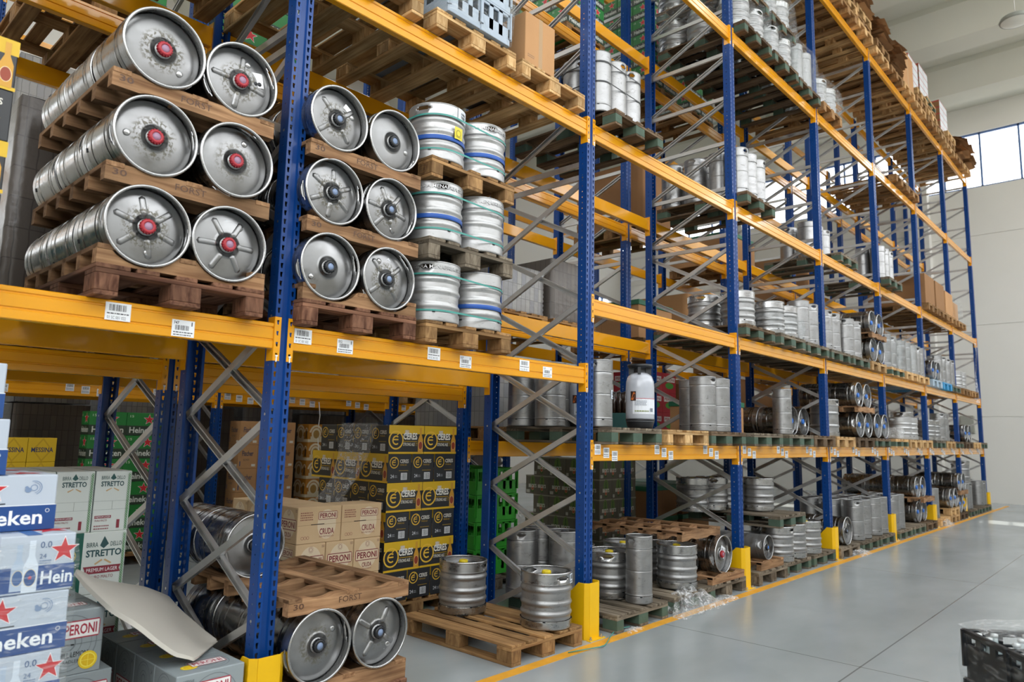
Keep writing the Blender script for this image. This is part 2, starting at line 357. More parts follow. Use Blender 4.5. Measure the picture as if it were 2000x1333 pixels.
# ------------------------------------------------------------------ the hall
def floor_mat():
    m = bpy.data.materials.new('polished_concrete'); m.use_nodes = True; n = m.node_tree.nodes; L = m.node_tree.links; b = n['Principled BSDF']
    t = n.new('ShaderNodeTexCoord'); nz = n.new('ShaderNodeTexNoise'); nz.inputs['Scale'].default_value = .9; nz.inputs['Detail'].default_value = 6; nz.inputs['Roughness'].default_value = .5
    mp = n.new('ShaderNodeMapping'); mp.inputs['Scale'].default_value = (1.6, .7, 1); L.new(t.outputs['Object'], mp.inputs[0]); L.new(mp.outputs[0], nz.inputs[0])
    rp = n.new('ShaderNodeValToRGB'); rp.color_ramp.elements[0].position = .3; rp.color_ramp.elements[0].color = lin('8f9698'); rp.color_ramp.elements[1].position = .72; rp.color_ramp.elements[1].color = lin('a2a8aa')
    L.new(nz.outputs['Fac'], rp.inputs[0]); last = rp.outputs[0]
    n2 = n.new('ShaderNodeTexNoise'); n2.inputs['Scale'].default_value = 1.1; n2.inputs['Detail'].default_value = 3; n2.inputs['Distortion'].default_value = .4; L.new(t.outputs['Object'], n2.inputs[0])
    r2 = n.new('ShaderNodeMapRange'); r2.inputs['From Min'].default_value = .60; r2.inputs['From Max'].default_value = .85; r2.inputs['To Max'].default_value = .30; L.new(n2.outputs['Fac'], r2.inputs[0])
    m2 = n.new('ShaderNodeMix'); m2.data_type = 'RGBA'; L.new(r2.outputs[0], m2.inputs[0]); L.new(last, m2.inputs[6]); m2.inputs[7].default_value = lin('6d7273'); last = m2.outputs[2]
    s = n.new('ShaderNodeSeparateXYZ'); L.new(t.outputs['Object'], s.inputs[0])
    for ax, off, per in (('X', 1.79, 4.6), ('Y', 3.62, 4.35)):     # saw-cut joints
        a = n.new('ShaderNodeMath'); a.operation = 'SUBTRACT'; L.new(s.outputs[ax], a.inputs[0]); a.inputs[1].default_value = off-per/2
        p = n.new('ShaderNodeMath'); p.operation = 'PINGPONG'; L.new(a.outputs[0], p.inputs[0]); p.inputs[1].default_value = per/2
        c = n.new('ShaderNodeMath'); c.operation = 'GREATER_THAN'; L.new(p.outputs[0], c.inputs[0]); c.inputs[1].default_value = per/2-.006
        k = n.new('ShaderNodeMath'); k.operation = 'MULTIPLY'; L.new(c.outputs[0], k.inputs[0]); k.inputs[1].default_value = .6
        mx = n.new('ShaderNodeMix'); mx.data_type = 'RGBA'; L.new(k.outputs[0], mx.inputs[0]); L.new(last, mx.inputs[6]); mx.inputs[7].default_value = lin('3f4243'); last = mx.outputs[2]
    L.new(last, b.inputs['Base Color'])
    r3 = n.new('ShaderNodeMapRange'); r3.inputs['To Min'].default_value = .19; r3.inputs['To Max'].default_value = .25; L.new(nz.outputs['Fac'], r3.inputs[0]); L.new(r3.outputs[0], b.inputs['Roughness'])
    return m
XL, XR, YB, YE, ZC = -13.0, 9.5, -9.0, 22.3, 11.75
mb = MB(); mb.box(XL-.3, YB, -.2, XR, YE+.3, 0, floor_mat()); struct('floor', mb)
LINE = mat('worn_yellow_line_paint', 'dfa033', .45, 0, .25, 9)
mb = MB(); mb.box(.125, -6, 0, .215, 21.4, .0015, LINE); struct('trim_1', mb)
PLASTER = mat('pale_wall_panel', 'dcdad4', .75, 0, .03, 1.2); ROOF = mat('pale_concrete', 'c9c9bd', .7, 0, .06, .8)
W0, W1 = 9.22, 10.93
mb = MB()
for z0, z1 in ((0, 2.41), (2.425, 5.07), (5.085, 7.75), (7.765, W0)): mb.box(XL, YE, z0, XR, YE+.22, z1, PLASTER)
mb.box(XL, YE+.02, 0, XR, YE+.2, W0-.02, PLASTER); mb.box(XL, YE, W1, XR, YE+.22, ZC, PLASTER)
struct('wall_end', mb)
for k, (xa_, xb_) in enumerate(((-7.9, -7.4), (-2.0, -1.45))): mb = MB(); mb.box(xa_, YE-.3, 0, xb_, YE, ZC, PLASTER); struct('trim_%d' % (k+2), mb)
WF = mat('window_frame_paint', '4c6a9c', .4); PANE = film('window_glass', .93, (.9, .95, 1), .02, 2, bump=0.0)
mb = MB(); x = -12.61
while x < XR-.5: mb.box(x-.025, YE+.06, W0, x+.025, YE+.14, W1, WF); x += .966
mb.box(XL, YE+.06, W0, XR, YE+.14, W0+.05, WF); mb.box(XL, YE+.06, W1-.05, XR, YE+.14, W1, WF)
wo = struct('window_1', mb); mb = MB(); mb.box(XL, YE+.095, W0+.02, XR, YE+.105, W1-.02, PANE); obj('pane', mb, wo)
mb = MB(); LW = (-13.0, -12.8)
mb.box(LW[0], YB, 0, LW[1], YE, 5.2, PLASTER); mb.box(LW[0], YB, 7.2, LW[1], YE, ZC, PLASTER)
for y in (-9, -2.9, 3.3, 9.4, 15.6, 21.6): mb.box(LW[0], y, 5.2, LW[1], y+2.6, 7.2, PLASTER)
struct('wall_left', mb)
mb = MB(); y = -8.3
while y < YE: mb.box(-12.95, y-.03, 5.2, -12.87, y+.03, 7.2, WF); y += 1.05
for z in (5.22, 6.2, 7.18): mb.box(-12.95, YB, z-.03, -12.87, YE, z+.03, WF)
wo = struct('window_2', mb); mb = MB(); mb.box(-12.92, YB, 5.22, -12.91, YE, 7.18, PANE); obj('pane', mb, wo)
mb = MB(); mb.box(XR, YB, 0, XR+.2, YE, 6.4, PLASTER); mb.box(XR, YB, 10.6, XR+.2, YE, ZC, PLASTER)
for y in (-9, -3, 3, 9, 15, 21.6): mb.box(XR, y, 6.4, XR+.2, y+.7, 10.6, PLASTER)
struct('wall_right', mb)
mb = MB(); mb.box(XL, YB-.2, 0, 2.0, YB, ZC, PLASTER); mb.box(2.0, YB-.2, 0, XR, YB, 5.0, PLASTER); mb.box(2.0, YB-.2, 10.6, XR, YB, ZC, PLASTER); struct('wall_back', mb)
SKX = 2.7
mb = MB(); mb.box(XL, YB, ZC, -10, YE+.22, ZC+.2, ROOF); mb.box(-3.5, YB, ZC, SKX, YE+.22, ZC+.2, ROOF); mb.box(XR-.4, YB, ZC, XR, YE+.22, ZC+.2, ROOF); y = -8.0
mb.box(-10, 8.0, ZC, -3.5, YE+.22, ZC+.2, ROOF)
for k in range(-1, 11):      # roof openings between the beams, added out of view for extra top light
    yy = -8.0+3.05*k; mb.box(SKX, max(YB, yy-.5), ZC, XR-.4, min(YE+.22, yy+1.25), ZC+.2, ROOF)
    if yy < 8: mb.box(-10, max(YB, yy-.5), ZC, -3.5, min(8.0, yy+1.25), ZC+.2, ROOF)
while y < YE-.5:     # trough-shaped roof beams spanning the hall
    mb.prism([(y, 11.05), (y+.75, 11.05), (y+1.25, 11.6), (y+1.25, 11.76), (y-.5, 11.76), (y-.5, 11.6)], XL, XR, ROOF, 'x'); y += 3.05
struct('ceiling', mb)

# ------------------------------------------------------------------ pallet racking
def bake_solid(mb, name, th):
    me = mb.mesh(name, fix=False); o = bpy.data.objects.new('b', me); COL.objects.link(o)
    md = o.modifiers.new('s', 'SOLIDIFY'); md.thickness = th; md.offset = 0
    r = bpy.data.meshes.new_from_object(o.evaluated_get(bpy.context.evaluated_depsgraph_get())); r.name = name
    bpy.data.objects.remove(o); bpy.data.meshes.remove(me); return r
def perforated(mb, a, b, z0, n, pitch, hw, hh, m, kind='slot', at=.5):
    """strip from plan point a to b, n cells high, one hole per cell"""
    a, b = Vector((*a, 0)), Vector((*b, 0)); w = (b-a).length; d = (b-a)/w
    for c in range(n):
        zb = z0+c*pitch
        O = [(0, 0), (w*at, 0), (w, 0), (w, pitch/2), (w, pitch), (w*at, pitch), (0, pitch), (0, pitch/2)]
        cx, cz = w*at, pitch/2
        if kind == 'slot': H = [(-hw*.55, -hh), (0, -hh), (hw*.55, -hh), (hw*.55, 0), (hw, hh*.35), (hw, hh), (-hw, hh), (-hw, 0)]; H = [H[0], H[1], H[2], H[3], H[5], ((H[5][0]+H[6][0])/2, hh), H[6], H[7]]
        else: H = [(hw*math.cos(q), hw*math.sin(q)) for q in (PI*1.25, PI*1.5, PI*1.75, 0, PI*.25, PI*.5, PI*.75, PI)]
        H = [(cx+h[0], cz+h[1]) for h in H]
        P = lambda q: tuple(a+d*q[0]+Vector((0, 0, zb+q[1])))
        for s in range(8):
            t = (s+1) % 8; mb.face([P(O[s]), P(O[t]), P(H[t]), P(H[s])], m)
def strip(mb, a, b, z0, z1, m): mb.face([(a[0], a[1], z0), (b[0], b[1], z0), (b[0], b[1], z1), (a[0], a[1], z1)], m)
PW = .055; POST_H = 8.70
def upright_mesh():
    mb = MB(); n = int(POST_H/.05); H = n*.05
    strip(mb, (-.085, -.038), (-.085, -PW), 0, H, BLUE); strip(mb, (-.085, PW), (-.085, .038), 0, H, BLUE)
    perforated(mb, (-.085, -PW), (0, -PW), 0, n, .05, .0055, .0055, BLUE, 'round', .45)
    perforated(mb, (0, PW), (-.085, PW), 0, n, .05, .0055, .0055, BLUE, 'round', .55)
    perforated(mb, (0, -PW), (0, -.021), 0, n, .05, .008, .0145, BLUE); perforated(mb, (0, .021), (0, PW), 0, n, .05, .008, .0145, BLUE)
    strip(mb, (0, -.021), (-.012, -.015), 0, H, BLUE); strip(mb, (-.012, -.015), (-.012, .015), 0, H, BLUE); strip(mb, (-.012, .015), (0, .021), 0, H, BLUE)
    return bake_solid(mb, 'upright_post', .0028)
UP = upright_mesh()
def channel(L, m=GALV):
    mb = MB(); w, d, t = .022, .026, .0025
    mb.prism([(-w, 0), (w, 0), (w, d), (w-.008, d), (w-.008, d-t), (w-t, d-t), (w-t, t), (-w+t, t), (-w+t, d-t), (-w+.008, d-t), (-w+.008, d), (-w, d)], -L/2, L/2, m, 'x')
    return mb.mesh('brace')   # runs along x, flat web faces -y
_br = {}
def brace(parent, name, p, q, yoff, flip):
    p, q = Vector(p), Vector(q); L = (q-p).length; key = round(L, 3)
    if key not in _br: _br[key] = channel(L)
    d = (q-p).normalized(); yv = Vector((0, 1 if flip else -1, 0)); zv = d.cross(yv)
    # local x -> d ; local y(width) -> in-plane normal ; local z(depth) -> +-Y
    Mx = Matrix((d, zv, yv)).transposed().to_4x4()
    if Mx.determinant() < 0: Mx = Matrix((d, -zv, yv)).transposed().to_4x4()
    Mx.translation = (p+q)/2 + Vector((0, yoff, 0)); return obj(name, _br[key], parent, mtx=Mx)
def frame_proto(D, ztop=8.5):
    r = empty('upright_frame'); tag(r, 'x', 'rack frame')
    obj('post', UP, r); obj('post', UP, r, (-D, 0, 0), (0, 0, PI))
    mb = MB()
    mb.box(-.10, -.075, 0, .012, .075, .006, BLUE); obj('base_plate', mb, r); mb = MB(); mb.box(-D-.012, -.075, 0, -D+.10, .075, .006, BLUE); obj('base_plate', mb, r)
    xa, xb = -.045, -D+.045; z = .055
    for k in range(7):
        brace(r, 'diagonal_brace', (xb, 0, z), (xa, 0, z+.535), -.016, True); brace(r, 'diagonal_brace', (xb, 0, z+.535), (xa, 0, z), .016, False); z += .535
    brace(r, 'horizontal_brace', (xb, 0, z+.03), (xa, 0, z+.03), -.010, True); z += .15
    while z < ztop:
        brace(r, 'horizontal_brace', (xb, 0, z), (xa, 0, z), -.010, True)
        if z+.56 < ztop+.2: brace(r, 'diagonal_brace', (xb, 0, z+.03), (xa, 0, z+.53), .014, False)
        z += .56
    bm_ = MB(); bm_.lathe([(0, -.006), (.008, -.006), (.008, 0), (0, 0)], BOLT, 8, False, M=Matrix.Rotation(PI/2, 4, 'X')); bme = bm_.mesh('bolt')
    for k in range(8):
        for x in (xa, xb): obj('bolt', bme, r, (x, -PW-.002, .055+.535*k))
    return r
BEAM_L = 2.8-2*PW-.006
def beam_meshes(BL):
    p = [(-.052, -.07), (-.009, -.07), (-.004, -.066), (-.004, -.030), (-.010, -.026), (-.010, -.020), (-.004, -.016), (-.004, .036), (-.010, .040), (-.010, .046), (-.004, .050), (-.004, .066), (-.009, .07), (-.052, .07), (-.056, .066), (-.056, -.066)]
    mb = MB(); mb.prism([(a, b) for a, b in p], -BL/2, BL/2, YEL, 'y'); prof = mb.mesh('rail_profile')
    cons = []
    for s in (-1, 1):
        mb = MB(); y0 = s*(BL/2); yo = s*(BL/2+.037)
        a, b = ((.0032, y0), (.0032, yo)) if s > 0 else ((.0032, yo), (.0032, y0))
        perforated(mb, a, b, -.135, 4, .06, .0075, .012, YEL); strip(mb, (-.066, y0), (.0032, y0), -.135, .105, YEL)
        cons.append(bake_solid(mb, 'end_connector', .0035))
    return prof, cons
def label_art(kind):
    L = [('r', 0, 0, .11, .082, 'eef0f2')]
    if kind == 0: L += [('b', .016, .044, .078, .030, '22242a'), ('l', .008, .026, .094, .012, '33363c', 1), ('t', '01 SC 001 022', .010, .006, .080, .014, '33363c')]
    else: L += [('t', {1: '747', 2: '552', 3: '157'}[kind], .008, .060, .026, .015, '22242a', .02), ('r', .094, .056, .005, .020, '22242a'), ('b', .016, .032, .070, .024, '22242a'), ('l', .008, .016, .094, .011, '33363c', 1), ('l', .008, .004, .094, .010, '33363c', 1)]
    return art(L, (.0, -.055, -.041), (0, 1, 0), (0, 0, 1)).mesh('barcode_label', fix=False)
LBL = [label_art(k) for k in range(4)]
def small_label():
    L = [('r', 0, 0, .085, .085, 'eef0f2'), ('b', .010, .044, .065, .032, '22242a'), ('l', .006, .006, .073, .030, '44474d', 2)]
    return art(L, (.0, -.0425, -.0425), (0, 1, 0), (0, 0, 1)).mesh('barcode_label', fix=False)
SLBL = small_label()
_pm = MB(); _pm.box(-.003, -.003, -.022, .003, .003, .010, mat('white_pin_plastic', 'e4e6e8', .4)); _pm.box(-.004, -.007, .006, .004, .007, .014, mat('white_pin_plastic', 'e4e6e8', .4)); PIN = _pm.mesh('locking_pin')
BMESH = {}
def beam(y, z, x=0.0, rear=False, BL=None, labels=(), label='', group=None):
    BL = round(BL or BEAM_L, 3)
    if BL not in BMESH: BMESH[BL] = beam_meshes(BL)
    prof, cons = BMESH[BL]
    r = empty('shelf_rail', (x, y, z), (0, 0, PI if rear else 0)); tag(r, label, 'rack beam', group)
    obj('rail_profile', prof, r)
    for q, c in enumerate(cons):
        oc = obj('end_connector', c, r); obj('locking_pin', PIN, oc, (.006, (-1, 1)[q]*(BL/2+.018), -.118))
    for (yy, zz, k) in labels: obj('barcode_label', SLBL if k == 's' else LBL[k], r, (-.0035, yy, zz))
    return r
BAYS = ['ZA', 'AB', 'BC', 'CD', 'DE', 'EF', 'FG', 'GH']
BN = {'ZA': 'leftmost bay', 'AB': 'nearest bay', 'BC': 'second bay', 'CD': 'third bay', 'DE': 'fourth bay', 'EF': 'fifth bay', 'FG': 'sixth bay', 'GH': 'last bay'}
LV = {1: 1.449, 2: 2.678, 3: 4.242, 4: 6.405, 5: 8.575, 'a': 2.082}
LN = {1: 'lowest shelf', 2: 'second shelf', 3: 'third shelf', 4: 'fourth shelf', 5: 'top shelf', 'a': 'low shelf', 'f': 'floor'}
def bay_y(b): return (BAYS.index(b)-1)*2.8
def top(l): return LV[l]+.07 if l != 'f' else 0.0
D1, D2, X2 = 1.165, 1.21, -1.455
ORD = ['far left', 'nearest', 'second', 'third', 'fourth', 'fifth', 'sixth', 'seventh', 'last']
FP1 = frame_proto(D1); FP2 = frame_proto(D2)
for k in range(-1, 8):
    n = 'nearest blue rack frame beside the leaning grey sheet' if k == 0 else ('blue rack frame at the end wall, end of the front row' if k == 7 else
        ('blue rack frame left of the nearest one, mostly out of view' if k < 0 else ORD[k+1]+' blue rack frame along the aisle, front row, counted from the left'))
    place(FP1, (0, k*2.8, 0), n, 'rack frame', 'front row frames')
    if k < 7 or True:
        place(FP2, (X2, k*2.8, 0), 'blue rack frame of the back row, behind the '+(ORD[k+1] if k >= 0 else 'far left')+' front frame', 'rack frame', 'back row frames')
kill(FP1); kill(FP2)
for b in BAYS:
    yc = bay_y(b)+1.4
    lv = ['a', 3, 4, 5] if b in ('ZA', 'AB') else [1, 2, 3, 4, 5]
    for l in lv:
        lab = []
        if l == 'a' and b == 'AB': lab = [(-1.28, .016, 0), (-1.00, -.010, 2), (-.31, .016, 0), (-.02, -.012, 3), (.59, .016, 0), (.86, -.012, 3)]
        if l == 'a' and b == 'ZA': lab = [(.56, .018, 0), (.86, -.022, 1), (-.4, .018, 0), (-.1, -.02, 3)]
        if l == 1:
            for q in (0, 1, 2):
                for t in range(3): lab.append((-1.27+q*.94+t*.125, .028-.028*t, 's'))
        beam(yc, LV[l], 0, False, None, lab, 'front yellow beam of the %s, %s' % (LN[l], BN[b]), 'front row beams')
        if l == 5 and b in ('ZA', 'AB'): continue
        beam(yc, LV[l], -D1, True, None, (), 'rear yellow beam of the %s in the front row, %s' % (LN[l], BN[b]), 'front row rear beams')
    for l in (['a', 3, 4, 5] if b in ('ZA', 'AB') else [1, 2, 3, 4, 5]):
        z = 1.965 if l == 'a' else LV[l]
        beam(yc, z, X2, False, None, (), 'near yellow beam of the %s in the back row, %s' % (LN[l], BN[b]), 'back row beams')
        beam(yc, z, X2-D2, True, None, (), 'far yellow beam of the %s in the back row, %s' % (LN[l], BN[b]), 'back row far beams')
# a second rack run stands across the next aisle
X3, Y3, P3 = -5.52, -.52, 2.77
FP3 = frame_proto(1.1, 6.2)
for k in range(6):
    place(FP3, (X3, Y3+P3*k, 0), 'blue rack frame across the hidden aisle, %s from the left' % ['first', 'second', 'third', 'fourth', 'fifth', 'sixth'][k], 'rack frame', 'frames of the rack beyond the hidden aisle')
kill(FP3)
for k in range(-1, 5):
    for l, z in ((1, 1.985), (2, 4.25), (3, 6.3)):
        lab = []
        if l == 1:
            for q in (0, 1, 2):
                for t in range(3): lab.append((-1.27+q*.94+t*.16, .025-.022*t, 's'))
        beam(Y3+P3*(k+.5), z, X3, False, P3-2*PW-.006, lab, 'front yellow beam of the %s, %s bay of the rack beyond the hidden aisle' % (LN[l], ['leftmost', 'second', 'third', 'fourth', 'fifth', 'sixth'][k+1]), 'beams beyond the hidden aisle')
        beam(Y3+P3*(k+.5), z, X3-1.1, True, P3-2*PW-.006, (), 'rear yellow beam of the %s, %s bay of the rack beyond the hidden aisle' % (LN[l], ['leftmost', 'second', 'third', 'fourth', 'fifth', 'sixth'][k+1]), 'rear beams beyond the hidden aisle')

# yellow impact guards bolted to the floor in front of the posts
def guard(y, wing, label):
    H = .43; mb = MB(); t = .006
    plan = [(-.09, -.095), (.035, -.095), (.065, -.062), (.065, .062), (.035, .095), (-.02, .095)]
    for a, b in zip(plan[1:-1], plan[2:]): strip(mb, a, b, 0, H, GUARD)
    wb = -.36 if wing else -.12
    mb.face([(.035, -.095, 0), (.035, -.095, H), (-.03 if wing else -.02, -.095, H), ((wb, -.095, .06) if wing else (wb, -.095, H-.10)), (wb, -.095, 0)], GUARD)
    me = bake_solid(mb, 'guard_plate', t); r = empty('post_guard', (0, y, 0)); tag(r, label, 'post guard', 'yellow post guards')
    obj('guard_plate', me, r)
    mb = MB(); mb.box(.062, -.10, 0, .105, .10, .006, GUARD); obj('foot_flange', mb, r)
    for yy in (-.07, .07):
        mb = MB(); mb.lathe([(0, .03), (.006, .03), (.006, .016), (.012, .016), (.012, .006), (0, .006)], BOLT, 8, False); obj('floor_bolt', mb, r, (.085, yy, 0))
for k, wing in ((0, 1), (1, 0), (2, 0), (3, 1), (4, 0), (5, 1), (6, 0), (7, 0)):
    guard(k*2.8, wing, 'yellow steel guard at the foot of the %s blue post along the aisle' % ('nearest' if k == 0 else ORD[k+1]))
# ------------------------------------------------------------------ kegs
def collar_mb(r, z0, z1, th, m, n=64, slots=2, hz=None, hw=6, rot=0):
    """top skirt with cut-out hand holds and a rolled rim"""
    hz = hz or (z0+(z1-z0)*.42, z1-(z1-z0)*.22); zs = [z0, hz[0], hz[0]+(hz[1]-hz[0])*.3, hz[0]+(hz[1]-hz[0])*.7, hz[1], z1]; k = mb = MB(); ki = mb.mi(m)
    def hole(j, s):
        if j not in (1, 2, 3) or not slots: return False
        q = (s+rot) % (n//slots)
        if q < hw: return not (j in (1, 3) and q in (0, hw-1))
        return False
    ro, ri = r, r-th
    for j in range(6):
        for rr in (ro, ri):
            for s in range(n): a = 2*PI*s/n; mb.v.append((rr*math.cos(a), rr*math.sin(a), zs[j]))
    def V(j, o, s): return j*2*n+o*n+s % n
    def q(a, sm=True): mb.f.append(a); mb.m.append(ki); mb.sm.append(sm)
    for j in range(5):
        for s in range(n):
            if hole(j, s):
                if not hole(j, s-1): q((V(j, 0, s), V(j, 1, s), V(j+1, 1, s), V(j+1, 0, s)), False)
                if not hole(j, s+1): q((V(j, 0, s+1), V(j+1, 0, s+1), V(j+1, 1, s+1), V(j, 1, s+1)), False)
                if not hole(j-1, s): q((V(j, 0, s), V(j, 0, s+1), V(j, 1, s+1), V(j, 1, s)), False)
                if not hole(j+1, s): q((V(j+1, 0, s), V(j+1, 1, s), V(j+1, 1, s+1), V(j+1, 0, s+1)), False)
                continue
            q((V(j, 0, s), V(j, 0, s+1), V(j+1, 0, s+1), V(j+1, 0, s))); q((V(j, 1, s), V(j+1, 1, s), V(j+1, 1, s+1), V(j, 1, s+1)))
    mb.lathe([(ro-.006+.0075*math.cos(a), z1+.0075*math.sin(a)) for a in [PI*2*t/10 for t in range(11)]], m, n)
    return mb
def head_mb(r, z, m, arms=None):
    mb = MB(); dome = lambda q: z+.022*(1-(q/r)**2)
    mb.lathe([(r, z-.012), (r-.004, z-.002)]+[(q, dome(q)) for q in (r-.012, r*.8, r*.6, r*.4, r*.22, .045)]+[(.040, dome(0)+.004), (.036, dome(0)+.010), (.0001, dome(0)+.010)], m, 48)
    for a in (arms or []):   # stiffening ribs pressed into the head
        L0, L1, wd_ = .052, r*.80, .016
        def P(u, v):
            s = L0+(L1-L0)*u; c = math.cos(a); sn = math.sin(a); ww = wd_*(min(1, math.sqrt(max(0, 1-((u-.12)/.12)**2)) if u < .12 else 1) if u < .88 else math.sqrt(max(0, 1-((u-.88)/.12)**2)))
            t = (v-.5)*2*ww; hgt = .010*(1-((v-.5)*2)**4)
            return (s*c-t*sn, s*sn+t*c, dome(s)-.001+hgt*(0 if u in (0, 1) else 1))
        mb.grid(P, 10, 6, m)
    return mb
def cap_mb(z, m1, m2):
    mb = MB(); n = 40; prof = [(.034, z), (.034, z+.020), (.029, z+.025), (.020, z+.026), (.019, z+.022)]
    mb.lathe(prof, m1, n)
    for s in range(16):
        a = 2*PI*s/16; mb.box(.033, -.0025, z+.002, .0365, .0025, z+.020, m1, Matrix.Rotation(a, 4, 'Z'))
    return mb
def ribs(r, z0, z1, cs, amp=.008, w=.022):
    out = [(r-.003, z0)]; z = z0
    for c in cs:
        out += [(r-.0038, c-w-.006), (r-.004, c-w), (r+amp*.45, c-w*.5), (r+amp, c), (r+amp*.45, c+w*.5), (r-.004, c+w), (r-.0038, c+w+.006)]
    return out+[(r-.003, z1)]
KSPEC = {  # radius, height, collar height, rib heights, steels
    'drum': (.194, .42, .075, (.125, .300), BARREL, COLLAR, HEAD), 'stand': (.196, .40, .085, (.108, .205, .285), MENA, MENA, HEAD), 'stout': (.197, .41, .085, (.110, .185, .285), SATIN, COLLAR, HEAD),
    'tall': (.140, .58, .085, (), SATIN, SATIN, HEAD), 'slim': (.118, .575, .105, (), SATIN, SATIN, HEAD), 'big': (.197, .53, .09, (.15, .33), SATIN, COLLAR, HEAD)}
def keg_parts(kind, arms=None, capc=(BLK, BLUEP), slotrot=0):
    r, h, ch, cs, m1, m2, m3 = KSPEC[kind]; P = {}
    b = MB(); zc = h-ch
    b.lathe([(r-.020, .012), (r-.012, 0), (r-.003, .002), (r, .008), (r, .014), (r, .034), (r, .054), (r, .060), (r-.001, .064)], m2, 56)
    if cs: b.lathe(ribs(r-.005, .066, zc-.006, cs, .0065) if kind != 'drum' else [(r-.0015, .066)]+[p for c in cs for p in ((r-.0015, c-.009), (r-.0015, c-.0055), (r+.0008, c-.003), (r+.0008, c+.003), (r-.0015, c+.0055), (r-.0015, c+.009))]+[(r-.0015, zc-.006)], m1, 56)
    else: b.lathe([(r-.004, .064), (r+.003, .070), (r-.002, .078), (r-.002, .086), (r-.002, h*.2), (r-.002, h*.35), (r-.002, h*.465), (r-.002, h*.477), (r-.005, h*.482), (r-.002, h*.487), (r-.002, h*.50), (r-.002, h*.62), (r-.002, zc-.03), (r-.002, zc-.012), (r-.004, zc-.006)], m1, 56)
    b.lathe([(r-.008, zc-.006), (r+.002, zc), (r, zc+.004)], m1, 56); b.lathe([(.0001, .02), (r-.022, .012)], m2, 56)
    for s in range(4):     # drain notches in the foot
        a = s*PI/2+.3; b.box(r-.004, -.010, .058, r+.0025, .010, .068, BLK, Matrix.Rotation(a, 4, 'Z'))
    P['barrel'] = b
    P['collar'] = collar_mb(r, zc, h-.006, .004, m2, rot=slotrot)
    P['head'] = head_mb(r-.004, h-.062 if kind != 'slim' else h-.07, m3, arms)
    z = (h-.062 if kind != 'slim' else h-.07)+.031
    P['valve_cap'] = cap_mb(z, *capc); dsk = MB(); dsk.lathe([(.0195, z+.0225), (.019, z+.0240), (.0001, z+.0245)], capc[1], 28); P['cap_disc'] = dsk
    v = MB(); v.lathe([(.0165, -.004), (.0165, .008), (.012, .012), (.0001, .0125)], COLLAR, 20, M=Matrix.Translation((.118*r/.194, .02, z-.023))); P['relief_plug'] = v
    return P
KM = {}
def keg_proto(key, kind, arms=None, capc=(BLK, BLUEP), slotrot=0):
    P = keg_parts(kind, arms, capc, slotrot); r = empty('beer_keg')
    for k, v in P.items():
        o = obj(k, v.mesh(k), vc if k == 'cap_disc' else r)
        if k == 'valve_cap': vc = o
    KM[key] = r; return r
def far_keg(key, kind, arms=None, capc=(BLK, BLUEP), extra=None):
    mb = MB()
    for v in keg_parts(kind, arms, capc).values(): mb.add(v)
    KM[key] = obj('beer_keg', mb.mesh('beer_keg'))
X4 = [.4+PI/2*t for t in range(4)]; X6 = [.2+PI/3*t for t in range(6)]
CAPB = mat('grey_blue_cap_disc', '7d8fae', .45); RC = (RED, PALEP); DC = (BLK, CAPB)
keg_proto('d_plain_r', 'drum', None, RC); keg_proto('d_cross_r', 'drum', X4, RC, 9); keg_proto('d_star_r', 'drum', X6, RC, 20)
keg_proto('d_plain_k', 'drum', None, DC, 5); keg_proto('d_cross_k', 'drum', X4, DC, 14); keg_proto('d_star_k', 'drum', X6, DC, 25)
keg_proto('stand', 'stand', None, DC, 3); keg_proto('stout', 'stout', None, (YELP, YELP), 24); keg_proto('slim', 'slim', None, DC, 8); keg_proto('tall', 'tall', None, DC, 12)
far_keg('f_drum', 'drum', None, (BLUEP, BLUEP)); far_keg('f_stout', 'stout', None, (YELP, YELP)); far_keg('f_tall', 'tall'); far_keg('f_slim', 'slim'); far_keg('f_big', 'big'); far_keg('f_drumk', 'drum', X4, DC); far_keg('f_stand', 'stand')
def lying(x, y, z, key, spin, label, group=None, length=.42, ang=0.0):
    """keg on its side, head towards the aisle; x is the plane of its rim"""
    Mx = Matrix.Translation((x-length, y, z)) @ Matrix.Rotation(ang, 4, 'Z') @ Matrix.Rotation(PI/2, 4, 'Y') @ Matrix.Rotation(spin, 4, 'Z')
    return place(KM[key], None, label, 'keg', group, mtx=Mx)
def standing(x, y, z, key, spin, label, group=None): return place(KM[key], (x, y, z), label, 'keg', group, spin)
def keg_sticker(k, w=.075, h=.05, txt=None, a=0, z=.3, r=.2):
    L = [('r', 0, 0, w, h, 'e4e7ea'), ('b', w*.18, h*.38, w*.66, h*.5, '25272c')]
    L += [('t', txt, w*.15, h*.08, w*.7, h*.2, '25272c')] if txt else [('l', w*.1, h*.06, w*.8, h*.24, '25272c', 1)]
    return L
def wrap_fn(r, a0, z0):
    return lambda a, b, off: ((r+off*2)*math.cos(a0+a/r), (r+off*2)*math.sin(a0+a/r), z0+b)
def subdiv_art(els, fn, n=8):
    out = []
    for e in els:
        if e[0] == 'r' and e[3] > .03:
            _, x, y, w_, h, c = e
            for t in range(n): out.append(('r', x+w_*t/n, y, w_/n*1.001, h, c))
        else: out.append(e)
    return art(out, (0, 0, 0), (1, 0, 0), (0, 1, 0), fn)
def head_sticker(keg, x, y, z, rot=0.0, txt='LP0021331', w=.095, h=.065):
    L = keg_sticker(None, w, h, txt); o = obj('barcode_sticker', art(L, (0, 0, 0), (1, 0, 0), (0, 1, 0)).mesh('barcode_sticker', fix=False), keg)
    o.matrix_basis = Matrix.Translation((x, y, z)) @ Matrix.Rotation(rot, 4, 'Z') @ Matrix.Translation((-w/2, -h/2, 0)); return o

